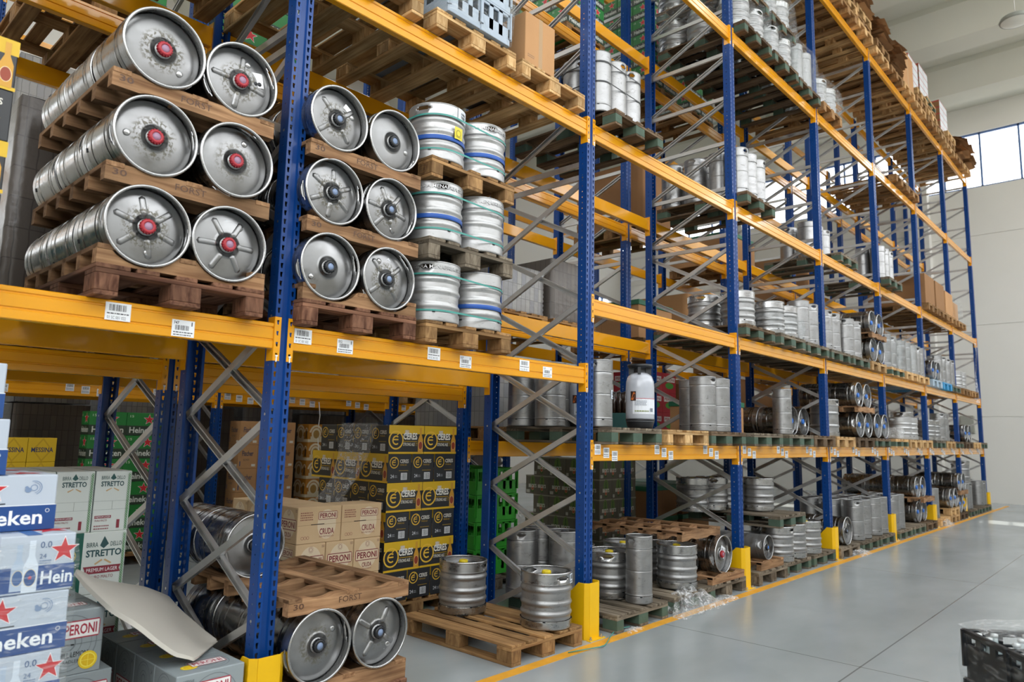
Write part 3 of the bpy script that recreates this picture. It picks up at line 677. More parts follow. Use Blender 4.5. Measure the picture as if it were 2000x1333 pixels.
# ------------------------------------------------------------------ pallets and keg cradles
def pallet_parts(tone, green=False):
    GRN = mat('green_painted_wood', '45584a', .8, 0, .4, 9, .2, 50); R = random.Random(tone+str(green)); P = []
    for k in range(5):
        y0, ww = (-.40, -.2275, -.05, .1275, .255)[k], (.145, .10, .10, .10, .145)[k]; b = MB(); b.box(-.6, y0, .122+R.uniform(0, .001), .6, y0+ww, .144+R.uniform(-.001, .001), wd(tone, 'x'), bev=.003); P.append(('deck_board', b))
    for x in (-.6, -.0725, .455): b = MB(); b.box(x, -.4, .1, x+.145, .4, .122, wd(tone, 'y'), bev=.002); P.append(('stringer_board', b))
    for x in (-.6, -.0725, .455):
        for y, ww in ((-.4, .1), (-.0725, .145), (.3, .1)): b = MB(); b.box(x, y, .022, x+.145, y+ww, .1, GRN if green else wd(tone, 'z'), bev=.003); P.append(('block', b))
    for y, ww in ((-.4, .1), (-.0725, .145), (.3, .1)): b = MB(); b.box(-.6, y, 0, .6, y+ww, .022, wd(tone, 'x'), bev=.003); P.append(('bottom_board', b))
    return P
PAL = {}
def pallet(x, y, z, tone, label, group=None, green=False, detail=False, rotz=0.0, stamp=None):
    """x, y: centre; long side runs into the rack"""
    key = (tone, green, detail)
    if key not in PAL:
        if detail:
            r = empty('pallet')
            for n_, b in pallet_parts(tone, green): obj(n_, b.mesh(n_), r)
        else:
            mb = MB()
            for n_, b in pallet_parts(tone, green): mb.add(b)
            r = obj('pallet', mb.mesh('pallet'))
        PAL[key] = r
    c = place(PAL[key], (x, y, z), label, 'pallet', group, rotz)
    if stamp:
        mb = art([('o', .05, .039, .046, .030, .003, '4a2f1c'), ('t', stamp, .020, .026, .060, .024, '4a2f1c')], (.456, -.4, .022), (1, 0, 0), (0, 0, 1)); obj('block_stamp', mb.mesh('block_stamp', fix=False), c)
    return c
def cradle_parts(bot, tops, hgt, W=.80, L=1.16):
    """timber keg layer: scalloped cross beams tied by three long slats; bot / tops: scallop depths"""
    P = []; r = .205
    def edge(dep, up):
        pts = []
        if dep <= 0: return [(-W/2, hgt if up else 0), (W/2, hgt if up else 0)]
        hw = math.sqrt(max(1e-6, r*r-(r-dep)**2))
        pts.append((-W/2, hgt if up else 0))
        for c in (-.2, .2):
            for t in range(9):
                y = c-hw+2*hw*t/8; d = math.sqrt(r*r-(y-c)**2)-(r-dep); pts.append((y, hgt-d if up else d))
        pts.append((W/2, hgt if up else 0)); return pts
    lo, hi = edge(bot, False), edge(tops, True)
    for k in range(6):
        x = -L/2+k*(L-.055)/5; b = MB(); ki = b.mi(wd('cradle', 'y'))
        b.prism([(p[0], p[1]) for p in lo]+[(p[0], p[1]) for p in hi[::-1]], x, x+.055, wd('cradle', 'y'), 'x'); P.append(('cross_beam', b))
    for y in (-W/2+.04, 0, W/2-.04): b = MB(); b.box(-L/2-.003, y-.04, hgt-.020, L/2+.003, y+.04, hgt+.004, wd('cradle', 'x'), bev=.002); P.append(('long_slat', b))
    return P
CRD = {}
def cradle(x, y, z, label, bot=.018, tops=.018, hgt=.085, txt=True, group=None, W=.80):
    key = (bot, tops, hgt, W)
    if key not in CRD:
        r = empty('keg_cradle')
        for n_, b in cradle_parts(bot, tops, hgt, W): obj(n_, b.mesh(n_), r)
        CRD[key] = r
    c = place(CRD[key], (x, y, z), label, 'keg cradle', group)
    if txt:
        for e in (('t', '30', -.37, .030, .062, .030, '4e3322', .01), ('t', 'FORST', -.09, .030, .15, .032, '4e3322')):
            obj('burnt_lettering', art([e], (.5805, 0, 0), (0, 1, 0), (0, 0, 1)).mesh('burnt_lettering', fix=False), c)
    return c

# ------------------------------------------------------------------ cartons
CART = {}
def carton(name, dx, dy, dz, mtl, faces, loc, label, cat='box', group=None, rotz=0.0, key=None, bev=.004, seams=()):
    """a carton with printed faces; loc = centre of its base"""
    key = key or None
    if key is None or key not in CART:
        mb = MB(); mb.box(-dx/2, -dy/2, 0, dx/2, dy/2, dz, mtl, bev=bev); r = obj(name, mb.mesh(name))
        for fc, els in faces.items():
            o, u, v = face_axes(fc, dx, dy, dz); nm = {'+x': 'printed_front', '-y': 'printed_end', '+z': 'printed_top', '-x': 'printed_back'}[fc]
            obj(nm, art(els, o, u, v).mesh(nm, fix=False), r)
        if key is None:
            r.location = loc; r.rotation_euler = (0, 0, rotz); return tag(r, label, cat, group)
        CART[key] = r
    return place(CART[key], loc, label, cat, group, rotz)
# ================================================================== kegs lying in tiers on the low shelf
TZ = (2.504, 2.945, 3.386); TN = ('bottom', 'middle', 'top'); DN = ('front', 'second', 'rear')
def tier_stack(cols, rims, keys, nm, capw, grp, pal_tone, yc, tiers=TZ, base=2.152):
    R = random.Random(nm)
    pallet(-.50, yc, base, pal_tone, 'stained wooden pallet under the %s' % nm, 'shelf pallets', detail=True)
    cradle(-.49, yc, base+.1445, 'lowest scalloped timber cradle of the %s' % nm, 0, .075, .085, False, 'keg cradles')
    for t, z in enumerate(tiers):
        if t < 2: cradle(-.49+.012*t, yc-.012*t, z+.194-.016, 'scalloped cradle between %s tiers of the %s' % (('bottom and middle', 'middle and top')[t], nm), .016, .016, .085, True, 'keg cradles')
        for c, y in enumerate(cols):
            for d, x in enumerate(rims):
                k = keys[t][c] if d == 0 else R.choice(('d_plain_', 'd_cross_', 'd_star_'))+keys[t][c][-1]
                lab = ('front lying keg with %s cap, %s column, %s tier of the %s' % (capw, ('left', 'right')[c], TN[t], nm)) if d == 0 else \
                      ('%s lying keg in depth, %s column, %s tier of the %s' % (DN[d], ('left', 'right')[c], TN[t], nm))
                g = lying(x+R.uniform(-.01, .01), y, z, k, R.uniform(0, 6.28), lab, grp)
                if d == 0: FRONT[(nm, t, c)] = g
FRONT = {}
S1, S2 = 'red-capped stack', 'black-capped stack'
tier_stack((-.778, -.384), (.11, -.325, -.76), (('d_star_r', 'd_star_r'), ('d_plain_r', 'd_plain_r'), ('d_plain_r', 'd_cross_r')), S1, 'red', 'red-capped lying kegs', 'red', -.581)
tier_stack((.212, .620), (.10, -.33, -.76), (('d_plain_k', 'd_cross_k'), ('d_star_k', 'd_star_k'), ('d_cross_k', 'd_plain_k')), S2, 'black', 'black-capped lying kegs', 'red', .445)
head_sticker(FRONT[(S1, 0, 1)], .085, .04, .3695, PI/2+.5); head_sticker(FRONT[(S2, 0, 1)], .080, -.03, .3695, 2.0)
for key, (px_, py_) in (((S1, 2, 1), (.09, -.06)), ((S2, 2, 0), (.085, .05))):    # riveted plate on two of the heads
    mb = MB(); mb.box(-.04, -.035, .369, .04, .035, .373, COLLAR, bev=.001)
    for s in (-.02, .02): mb.lathe([(0, .376), (.010, .376), (.012, .373)], BLK, 14, M=Matrix.Translation((-.02, s*.6, 0)))
    o = obj('riveted_plate', mb, FRONT[key]); o.location = (px_, py_, 0); o.rotation_euler = (0, 0, .7)

# standing pale kegs beside them, three tiers on pallets, teal straps
BAND = mat('blue_band_paint', '1f4f9e', .45, .2, .12); STRAP = mat('teal_strap', '3f8f86', .5, 0, .1)
MN = 'embossed keg stack'
def ring_part(keg, r, z0, z1, m, name):
    mb = MB(); mb.lathe([(r, z0), (r+.0012, z0+.002), (r+.0012, z1-.002), (r, z1)], m, 56); obj(name, mb, keg)
def emboss(keg, text, a0, span=1.9, r=.196, z=.348, h=.024):
    V, Fc, asp = glyphs(text, .01); L = span*r
    mb = MB(); k = mb.mi(MENA); n = len(V)
    for dr in (.0045, -.001): mb.v += [((r+dr)*math.cos(a0+u*span), (r+dr)*math.sin(a0+u*span), z+v*h) for u, v in V]
    for f in Fc: mb.f.append(f); mb.m.append(k); mb.sm.append(False)
    ed = {}
    for f in Fc:
        for a, b in zip(f, f[1:]+f[:1]): ed[(a, b)] = 1
    for (a, b) in ed:
        if (b, a) not in ed: mb.f.append((a, a+n, b+n, b)); mb.m.append(k); mb.sm.append(False)
    obj('embossed_lettering', mb.mesh('embossed_lettering', fix=False), keg)
def strap_ring(pts, r, z, label, zf=None):
    c = [sum(p[i] for p in pts)/len(pts) for i in (0, 1)]; P = []
    for k in range(72):
        a = 2*PI*k/72; d = (math.cos(a), math.sin(a)); j = max(range(len(pts)), key=lambda q: pts[q][0]*d[0]+pts[q][1]*d[1]); P.append((pts[j][0]+d[0]*r, pts[j][1]+d[1]*r))
    mb = MB(); n = len(P); k = mb.mi(STRAP)
    zz = [z+(zf(*p) if zf else 0) for p in P]
    for dr in (0, .0015):
        for s in (-.006, .006): mb.v += [(p[0]+(p[0]-c[0])*dr, p[1]+(p[1]-c[1])*dr, zz[i]+s) for i, p in enumerate(P)]
    for i in range(n):
        j = (i+1) % n
        for a, b in ((0, 1), (3, 2), (1, 3), (2, 0)): mb.f.append((a*n+i, a*n+j, b*n+j, b*n+i)); mb.m.append(k); mb.sm.append(False)
    tag(obj('plastic_strap', mb), label, 'strap', 'teal straps round the pale kegs')
for t in range(3):
    z = 2.152+t*.548; TNm = TN[t]
    pallet(-.49, 1.315, z, 'mid' if t != 1 else 'grey', 'wooden pallet under the %s tier of the %s' % (TNm, MN), 'shelf pallets', detail=True, stamp='EUR' if t == 2 else None)
    zk = z+.146; fr = {}
    for c, y in enumerate((1.113, 1.523)):
        for d, x in enumerate((-.085, -.492, -.899)):
            lab = ('pale ribbed keg standing front %s on the %s tier of the %s' if d == 0 else '%s pale keg in depth, %%s column on the %%s tier of the %%s' % DN[d]) % (('left', 'right')[c], TNm, MN)
            g = standing(x, y, zk, 'stand', (.55, .9, 2.2, 0.2, 1.6, 1.1)[t*2+c] if d else (2.25, 1.6, 2.7, 1.2, 1.9, 2.9)[t*2+c], lab, 'pale standing kegs'); fr[(c, d)] = g
            if (t, c) in ((0, 1), (1, 0), (2, 0), (2, 1)) and d == 0: ring_part(g, .1965, .142, .172, BAND, 'blue_band')
    for c in (0, 1):
        g = fr[(c, 0)]; s = g.rotation_euler.z
        if (t, c) != (2, 0) and (t, c) != (0, 1): emboss(g, 'BIRRA MENABREA SPA', -s-1.25 if c else -s-1.35)
    if t == 2:
        g = fr[(0, 0)]; s = g.rotation_euler.z
        o = obj('white_label', subdiv_art([('r', 0, 0, .105, .088, 'dfe6ef'), ('b', .03, .022, .055, .02, '2a2c33'), ('b', .03, .048, .055, .016, '2a2c33'), ('l', .02, .006, .07, .012, '55585f', 1)], wrap_fn(.198, -s+.08, .306)).mesh('white_label', fix=False), g)
        o = obj('yellow_tag', subdiv_art([('r', 0, 0, .075, .085, 'd8c92a'), ('o', .035, .042, .024, .026, .008, 'a89a1c'), ('l', .012, .010, .05, .014, '8f831c', 2)], wrap_fn(.2045, -s-.08, .165)).mesh('yellow_tag', fix=False), g)
    pts = [(x, y) for x in (-.085, -.492, -.899) for y in (1.113, 1.523)]
    strap_ring(pts, .2015, zk+.072, 'lower teal strap round the %s tier of the %s' % (TNm, MN)); strap_ring(pts, .2025, zk+.312, 'upper teal strap round the %s tier of the %s' % (TNm, MN), lambda x, y: -.03*max(0, (y-1.1)) if x > -.1 else 0)

# ================================================================== floor of the nearest bay
FS = 'floor stack by the nearest post'
pallet(-.49, .475, 0, 'red', 'splintered wooden pallet on the floor under the lying kegs by the nearest post', 'floor pallets', detail=True)
cradle(-.49, .475, .1445, 'lowest timber cradle of the floor stack by the nearest post', 0, .012, .105, False, 'keg cradles')
R = random.Random(5)
for c, y in enumerate((.278, .678)):
    for d, x in enumerate((.10, -.33, -.76)):
        g = lying(x, y, .432, ('d_plain_k', 'd_cross_k')[c] if d == 0 else 'd_plain_k', (2.0, .6)[c] if d == 0 else R.uniform(0, 6), ('%s front keg lying on the floor stack beside the nearest guard' % ('left', 'right')[c]) if d == 0 else '%s lying keg of the %s column in the %s' % (DN[d], ('left', 'right')[c], FS), 'lying kegs of the floor stack')
        if c == 1 and d == 0: head_sticker(g, .075, .01, .3695, .6+PI/2, 'LP0021334')
cradle(-.49, .475, .432+.194-.016, 'empty-topped timber cradle with burnt 30 mark on the floor keg stack', .016, .016, .085, True, 'keg cradles')
lying(-.63, .262, .432+.194-.016+.085-.016+.194, 'd_plain_k', .4, 'lying keg seen through the crossed braces, on top of the floor stack', 'lying kegs of the floor stack')
lying(-1.06, .262, .432+.194-.016+.085-.016+.194, 'd_plain_k', 2.4, 'lying keg behind the one seen through the crossed braces', 'lying kegs of the floor stack')
pallet(-.50, 2.20, 0, 'mid', 'weathered wooden pallet with two ribbed kegs, in front of the black beer cartons', 'floor pallets', detail=True)
g = standing(-.10, 2.40, .146, 'stout', 1.9, 'ribbed steel keg at the front corner of the weathered pallet, beside a guard', 'ribbed standing kegs')
obj('white_label', subdiv_art([('r', 0, 0, .06, .07, 'd5dde6'), ('b', .008, .03, .044, .032, '2a2c33'), ('l', .006, .008, .048, .014, '55585f', 1)], wrap_fn(.1985, -1.9+.22, .327)).mesh('white_label', fix=False), g)
standing(-.86, 2.24, .146, 'stout', 2.45, 'ribbed steel keg at the back of the weathered pallet near the cartons', 'ribbed standing kegs')

# ================================================================== cartons
def C(*a): return a
KRAFT = mat('pale_kraft_board', 'cdb08a', .75, 0, .05, 3, .08, 60, spec=.2); CBLK = mat('black_carton_board', '2b2c2e', .42, 0, .08, 3); CWHT = mat('white_carton_board', 'b7c0cc', .5, 0, .03, 3)
CGRY = mat('silver_grey_carton_board', '8f989b', .42, 0, .05, 3); CGRN = mat('green_carton_board', '1f7a33', .45, 0, .06, 3); COCH = mat('ochre_carton_board', 'a86f1c', .6, 0, .06, 3); CRED = mat('red_carton_board', 'b02433', .5, 0, .06, 3)
CYEL = mat('yellow_carton_board', 'd9b31c', .5, 0, .06, 3); CBRN = mat('dark_olive_carton_board', '5f5b4e', .5, 0, .08, 3); CTEAL = mat('teal_carton_board', '2f5d5e', .5, 0, .08, 3); SLEEVE = mat('pale_green_white_carton', 'd5dbd6', .5, 0, .04)
WINE = '7c2730'
def seam(w_, h, y=None, c='3c3024'): return ('r', w_*.22, y or h*.5, w_*.42, .006, c)
def peroni_frame(x, y, w_, h, bg, fg): return [('p', [(x, y+h*.12), (x+w_*.03, y), (x+w_*.97, y), (x+w_, y+h*.12), (x+w_, y+h*.88), (x+w_*.97, y+h), (x+w_*.03, y+h), (x, y+h*.88)], fg), ('r', x+w_*.025, y+h*.07, w_*.95, h*.86, bg), ('t', 'PERONI', x+w_*.08, y+h*.2, w_*.84, h*.6, fg, .025)]
def cruda_long(w_, h): return [('r', .0, h*.495, w_, .003, 'a98a66'), ('d', w_*.66, h*.5, .085, .115, 'd9c6a8'), ('r', 0, h*.495, w_, .003, 'a98a66')]+peroni_frame(w_*.46, h*.63, w_*.44, h*.22, 'd9c6a8', WINE)+[('t', 'CRUDA', w_*.50, h*.22, w_*.33, h*.17, WINE, .02), ('t', 'NON PASTORIZZATA', w_*.50, h*.14, w_*.33, h*.05, WINE), ('l', w_*.06, h*.62, w_*.28, h*.25, '8f5a48', 4), ('r', w_*.3, h*.50, w_*.3, .006, '2d2118'), ('o', w_*.12, h*.16, .012, .012, .002, WINE), ('o', w_*.18, h*.16, .012, .012, .002, WINE), ('o', w_*.24, h*.16, .012, .012, .002, WINE)]
def cruda_end(w_, h): return [('d', w_*.5, h*.52, w_*.36, h*.40, 'd9c6a8'), ('o', w_*.5, h*.83, .014, .018, .003, WINE), ('o', w_*.5, h*.83, .022, .026, .0015, WINE)]+peroni_frame(w_*.06, h*.36, w_*.88, h*.30, 'd9c6a8', WINE)+[('t', 'CRUDA', w_*.32, h*.17, w_*.36, h*.13, WINE, .02), ('t', 'NON PASTORIZZATA', w_*.32, h*.10, w_*.36, h*.04, WINE), ('l', w_*.86, h*.86, w_*.1, h*.08, '7c5a48', 2)]
LC, WC_, HC = .398, .265, .281
ORDN = ('left', 'middle', 'right')
def block(x0, y0, z0, rows, L, W, H, mtl, long_f, end_f, nm, what, grp, key, W_tot=.8, depth=1.2, top_first=True, front_only=True, top_f=None, cat='box', rowname=None):
    """interlocked carton layers; rows lists 2 (long side to the front) or 3 (ends to the front), bottom row first"""
    n_r = len(rows)
    for r, kind in enumerate(rows):
        wy, dx_, nf = (L, W, 2) if kind == 2 else (W, L, 3); nd = int(depth/dx_+.01)
        for i in range(nf):
            for d in range(nd):
                if front_only and d > 0 and i > 0: continue
                faces = {'+x': long_f(wy, H) if kind == 2 else end_f(wy, H), '-y': end_f(dx_, H) if kind == 2 else long_f(dx_, H)}
                if top_f: faces['+z'] = top_f(wy, dx_)
                rn = 'top row' if r == n_r-1 else ('bottom row' if r == 0 else 'row %s' % ('two', 'three', 'four', 'five', 'six', 'seven')[r-1])
                pos = (('left', 'right') if nf == 2 else ORDN)[i] if d == 0 else ('second', 'third', 'fourth', 'fifth')[d-1]+' deep'
                step = W_tot/nf
                carton(nm, dx_-.004, wy-.003, H-.002, mtl, faces, (x0-dx_*(d+.5)-.001*((r*7+i*3) % 4), y0+step*(i+.5), z0+H*r), '%s, %s%s, %s' % (what, 'front ' if d == 0 else '', pos, rn), cat, grp, key=key+str(kind))
pallet(-2.06, 1.43, 0, 'mid', 'wooden pallet under the kraft cartons with dark red lettering', 'floor pallets of the back row')
block(-1.455, 1.035, .1455, [2, 3, 2], LC, WC_, HC, KRAFT, cruda_long, cruda_end, 'beer_carton', 'kraft carton with dark red lettering', 'kraft beer cartons', 'cruda')
def ce(x, y, s, c='e0b53c'): return [('o', x, y, s, s, s*.16, c), ('o', x, y-.02*s, s*.5, s*.5, s*.15, c, .9, 5.4), ('r', x-s*.45, y-s*.02, s*.75, s*.14, c), ('p', [(x+s*.05, y+s*.55), (x+s*.32, y+s*.78), (x+s*.42, y+s*.68), (x+s*.14, y+s*.5)], c)]
def bottle(x, y, h, c1, c2='8f3b22'): w_ = h*.13; return [('p', [(x-w_, y), (x+w_, y), (x+w_, y+h*.5), (x+w_*.42, y+h*.7), (x+w_*.42, y+h), (x-w_*.42, y+h), (x-w_*.42, y+h*.7), (x-w_, y+h*.5)], c1), ('d', x, y+h*.28, w_*.85, h*.17, c2), ('o', x, y+h*.28, w_*.85, h*.17, .002, 'e8d8b0')]
def ceres_long(w_, h): return [('r', 0, h*.70, w_, h*.30, 'd2ab22'), ('r', 0, 0, w_, h*.07, 'd2ab22')]+ce(w_*.20, h*.48, h*.33)+[('t', 'CERES', w_*.40, h*.50, w_*.40, h*.24, 'e9e6dc', .03), ('r', w_*.40, h*.43, w_*.40, .004, 'd2ab22'), ('t', 'STRONG ALE', w_*.40, h*.28, w_*.33, h*.11, 'd8d5cc', .02), ('t', '7.7', w_*.75, h*.28, w_*.06, h*.11, 'd2ab22')]+bottle(w_*.90, h*.05, h*.88, 'c89432')+[('b', w_*.44, h*.62, w_*.12, h*.22, 'dfe3e8')]
def ceres_end(w_, h): return ce(w_*.26, h*.70, h*.20)+[('t', 'CERES', w_*.50, h*.68, w_*.36, h*.13, 'd9d6cc', .02), ('t', 'STRONG ALE', w_*.50, h*.59, w_*.28, h*.05, 'c9a23a'), ('l', w_*.46, h*.40, w_*.40, h*.04, 'b08f30', 1), ('t', '24', w_*.12, h*.17, w_*.14, h*.12, 'c9ccd0', .01), ('l', w_*.28, h*.17, w_*.12, h*.1, '9a9da2', 2), ('r', w_*.55, h*.10, w_*.26, h*.24, 'd6d8da'), ('b', w_*.57, h*.12, w_*.22, h*.20, '2a2b2d')]
pallet(-2.06, 2.27, 0, 'mid', 'wooden pallet under the wrapped black and yellow cartons', 'floor pallets of the back row')
block(-1.455, 1.875, .1455, [3, 2, 3, 2, 3, 2], .396, .264, .250, CBLK, ceres_long, ceres_end, 'beer_carton', 'black and yellow ale carton', 'black beer cartons', 'ceres')

# silver lemon beer cartons at the lower left
def ring_art(cx, cy, r, c='6f777b'): return [('o', cx, cy, r, r, .004, c), ('o', cx, cy, r*.82, r*.82, .002, c), ('o', cx, cy, r*.5, r*.5, .003, c), ('o', cx, cy, r*.3, r*.3, .006, c)]
def lemon(x, y, rx, ry, flip=1): return [('d', x, y, rx, ry, 'e2c21c'), ('d', x, y, rx*.82, ry*.80, 'f0dc50'), ('d', x, y, rx*.70, ry*.66, 'dfb80f'), ('r', x-rx*.7, y-.001, rx*1.4, .002, 'f0dc50'), ('r', x-.001, y-ry*.66, .002, ry*1.3, 'f0dc50')]
def per_front(w_, h, x0=.30, pw=.50): return ring_art(w_*.55, h*.5, h*.44)+[('r', 0, h*.47, w_, .002, '5b6266'), ('r', w_*.3, h*.46, w_*.34, .007, '1c1e20')]+peroni_frame(w_*x0, h*.56, w_*pw, h*.28, 'e8e6e4', 'a3283c')+[('t', 'CHILL LEMON', w_*.42, h*.28, w_*.40, h*.08, '2c3033'), ('t', 'RADLER', w_*.52, h*.19, w_*.2, h*.05, '4c5255')]+lemon(w_*.24, h*.18, w_*.12, h*.14)+lemon(w_*.83, h*.20, w_*.12, h*.14)+[('t', '24 BOTTIGLIE', w_*.05, h*.86, w_*.2, h*.05, '33383b'), ('t', 'DA 33CL', w_*.07, h*.79, w_*.14, h*.05, '33383b')]
def per_end(w_, h): return ring_art(w_*.5, h*.66, h*.30)+peroni_frame(w_*.08, h*.20, w_*.84, h*.28, 'e8e6e4', 'a3283c')+[('t', '24', w_*.84, h*.82, w_*.07, h*.07, '3a4044')]
def per_top(w_, h): return ring_art(w_*.6, h*.5, h*.42, '747d82')+lemon(w_*.30, h*.40, w_*.12, h*.14)+peroni_frame(w_*.34, h*.36, w_*.52, h*.30, 'e8e6e4', 'a3283c')+[('r', 0, h*.97, w_, .003, '5b6266')]
pallet(-.56, -.46, 0, 'mid', 'wooden pallet on the floor under the silver lemon beer cartons', 'floor pallets')
for k, x in enumerate((-.085, -.337, -.589, -.841)):
    carton('beer_carton', .25, .335, .276, CGRY, {'+x': per_front(.335, .276), '-y': per_end(.25, .276), '+z': per_top(.335, .25)}, (x, -.287, .1455), ('front', 'second', 'third', 'fourth')[k]+' silver lemon beer carton in the row nearest the yellow guard', 'box', 'silver lemon cartons', key='per')
for k, x in enumerate((-.40, -.653, -.906)):
    for lv in (0, 1):
        carton('beer_carton', .25, .335, .288, CGRY, {'+x': per_front(.335, .288, .47, .48), '-y': per_end(.25, .288), '+z': per_top(.335, .25)}, (x, (-.795, -.850)[lv], .1455+.289*lv), ('front', 'second', 'third')[k]+' silver lemon beer carton, '+('bottom', 'upper')[lv]+' layer beside the white cartons', 'box', 'silver lemon cartons', key='per2')
# white alcohol-free cartons
HB = '1d4684'
def badge(x, y, r, c='7a8fae'): return [('o', x, y, r, r, .003, c, -1.2, 1.9), ('o', x, y, r*.75, r*.75, .002, c, -1.4, 1.6), ('o', x, y, r*.45, r*.45, .003, c), ('d', x-r*.7, y-r*.3, r*.4, r*.35, c), ('d', x-r*.9, y+r*.05, r*.22, r*.2, c)]
def hei_long(w_, h): return [('r', 0, 0, w_, h*.44, HB), ('r', 0, h*.44, w_, .003, 'eef1f4'), ('r', w_*.18, h*.475, w_*.36, .005, '20242b'), ('s', w_*.42, h*.73, h*.25, 'f4f5f5'), ('s', w_*.42, h*.73, h*.225, 'c1292f'), ('t', 'Heineken', w_*.06, h*.10, w_*.82, h*.26, 'eef1f4', .02), ('o', w_*.92, h*.34, .008, .008, .0018, 'eef1f4')]+badge(w_*.78, h*.76, h*.13)+[('t', '24', w_*.10, h*.72, w_*.09, h*.12, '2c4f80', .02), ('t', 'PACK', w_*.10, h*.63, w_*.09, h*.05, '2c4f80'), ('l', w_*.04, h*.53, w_*.2, h*.06, '7388a8', 1)]
def hei_end(w_, h): return [('r', 0, h*.04, w_, h*.42, HB)]+bottle(w_*.26, h*.06, h*.78, 'aebdd0', '3c5f92')+bottle(w_*.42, h*.02, h*.88, 'd2dbe6', '2c4f86')+[('s', w_*.42, h*.27, .010, 'c1292f'), ('s', w_*.84, h*.70, h*.25, 'f4f5f5'), ('s', w_*.84, h*.70, h*.225, 'c1292f'), ('t', '0.0', w_*.52, h*.76, w_*.15, h*.11, '2c4f80'), ('t', '24', w_*.52, h*.58, w_*.09, h*.08, '5a7094'), ('l', w_*.52, h*.48, w_*.16, h*.08, '7388a8', 2), ('t', 'Hein', w_*.56, h*.13, w_*.42, h*.23, 'e4eaf0', .02)]
def hei_top(w_, h): return [('r', w_*.34, 0, w_*.2, h, '3c68a5'), ('s', w_*.76, h*.5, h*.3, 'c1292f'), ('t', 'Heineken', w_*.05, h*.40, w_*.28, h*.2, '3c68a5')]
HF = {'L': lambda: {'+x': hei_long(.40, .228), '-y': hei_end(.268, .228), '+z': hei_top(.40, .268)}, 'E': lambda: {'+x': hei_end(.268, .228), '-y': hei_long(.268, .228), '+z': hei_top(.268, .268)}}
def hei(kind, x, yr, zt, label):
    w_ = .40 if kind == 'L' else .268
    carton('beer_carton', .268, w_-.003, .226, CWHT, HF[kind](), (x-.134, yr-w_/2, zt-.228), label, 'box', 'white alcohol-free cartons', key='hei'+kind)
WH = 'white and blue carton, '
for r, (kind, zt) in enumerate((('E', 1.137), ('L', .909), ('E', .681), ('L', .453), ('E', .225+.002))):
    yr = -.965-.006*r
    for i in range(2 if kind == 'E' else 1):
        nm_ = ('topmost', 'second from top', 'third from top', 'fourth from top', 'lowest')[r]
        hei(kind, .15, yr-i*.27, zt if r < 4 else .228, WH+nm_+' row of the front stack, '+('right end' if i == 0 else 'second'))
        hei(kind, -.125, -1.11-i*.27 if kind == 'E' else -1.11, zt if r < 4 else .228, WH+nm_+' row, behind the front stack, '+('right' if i == 0 else 'left'))
hei('L', .0, -1.012, 1.367, WH+'stepped back on top of the front stack, long side with star'); hei('E', -.27, -1.05, 1.367, WH+'behind the stepped back one')
hei('L', -.01, -1.205, 1.597, WH+'second above the front stack, only its right end in view'); hei('L', -.02, -1.235, 1.827, WH+'uppermost, with half a star in view')
def hw(u, v):
    y = -1.95+1.0*min(1, u/.8); x = .158 if u < .8 else .158-.28*(u-.8)/.2
    return (x+.006*math.sin(25*u+3*v)*math.sin(40*v), y if u < .8 else -.952+.004*math.sin(30*v), .25+.86*v)
mb = MB(); mb.grid(hw, 50, 40, FILM2); tag(obj('stretch_wrap', mb), 'clear stretch film over the front stack of white and blue cartons', 'plastic film')
# green and white lager cartons behind
def str_front(w_, h): return [('r', 0, h*.50, w_, .002, 'a9b2ad'), ('r', 0, h*.36, w_, .002, 'a9b2ad'), ('r', w_*.5, h*.36, .002, h*.14, '8d968f'), ('t', 'BIRRA', w_*.16, h*.86, w_*.22, h*.06, '3c5a58', .01), ('t', 'DELLO', w_*.58, h*.86, w_*.22, h*.06, '3c5a58', .01), ('p', [(w_*.40, h*.88), (w_*.48, h*.96), (w_*.56, h*.88), (w_*.48, h*.85)], '2b5755'), ('t', 'STRETTO', w_*.16, h*.745, w_*.62, h*.085, '2b4f52', .03), ('p', [(w_*.3, h*.68), (w_*.44, h*.72), (w_*.46, h*.71), (w_*.32, h*.66)], 'c9a77c'), ('p', [(w_*.66, h*.68), (w_*.52, h*.72), (w_*.50, h*.71), (w_*.64, h*.66)], 'c9a77c'), ('r', w_*.06, h*.22, w_*.44, h*.045, '8a2f3c'), ('t', 'PREMIUM LAGER', w_*.08, h*.23, w_*.4, h*.026, 'eceeee'), ('t', 'PURO MALTO', w_*.08, h*.17, w_*.32, h*.03, '8a2f3c'), ('l', w_*.06, h*.03, w_*.4, h*.09, 'a06a6f', 2), ('r', w_*.66, h*.05, w_*.08, h*.14, '8a2f3c')]+[('o', w_*.90+.004*(q % 2), h*(.03+.0188*q), .006, .006, .0018, '4f8f52') for q in range(50)]
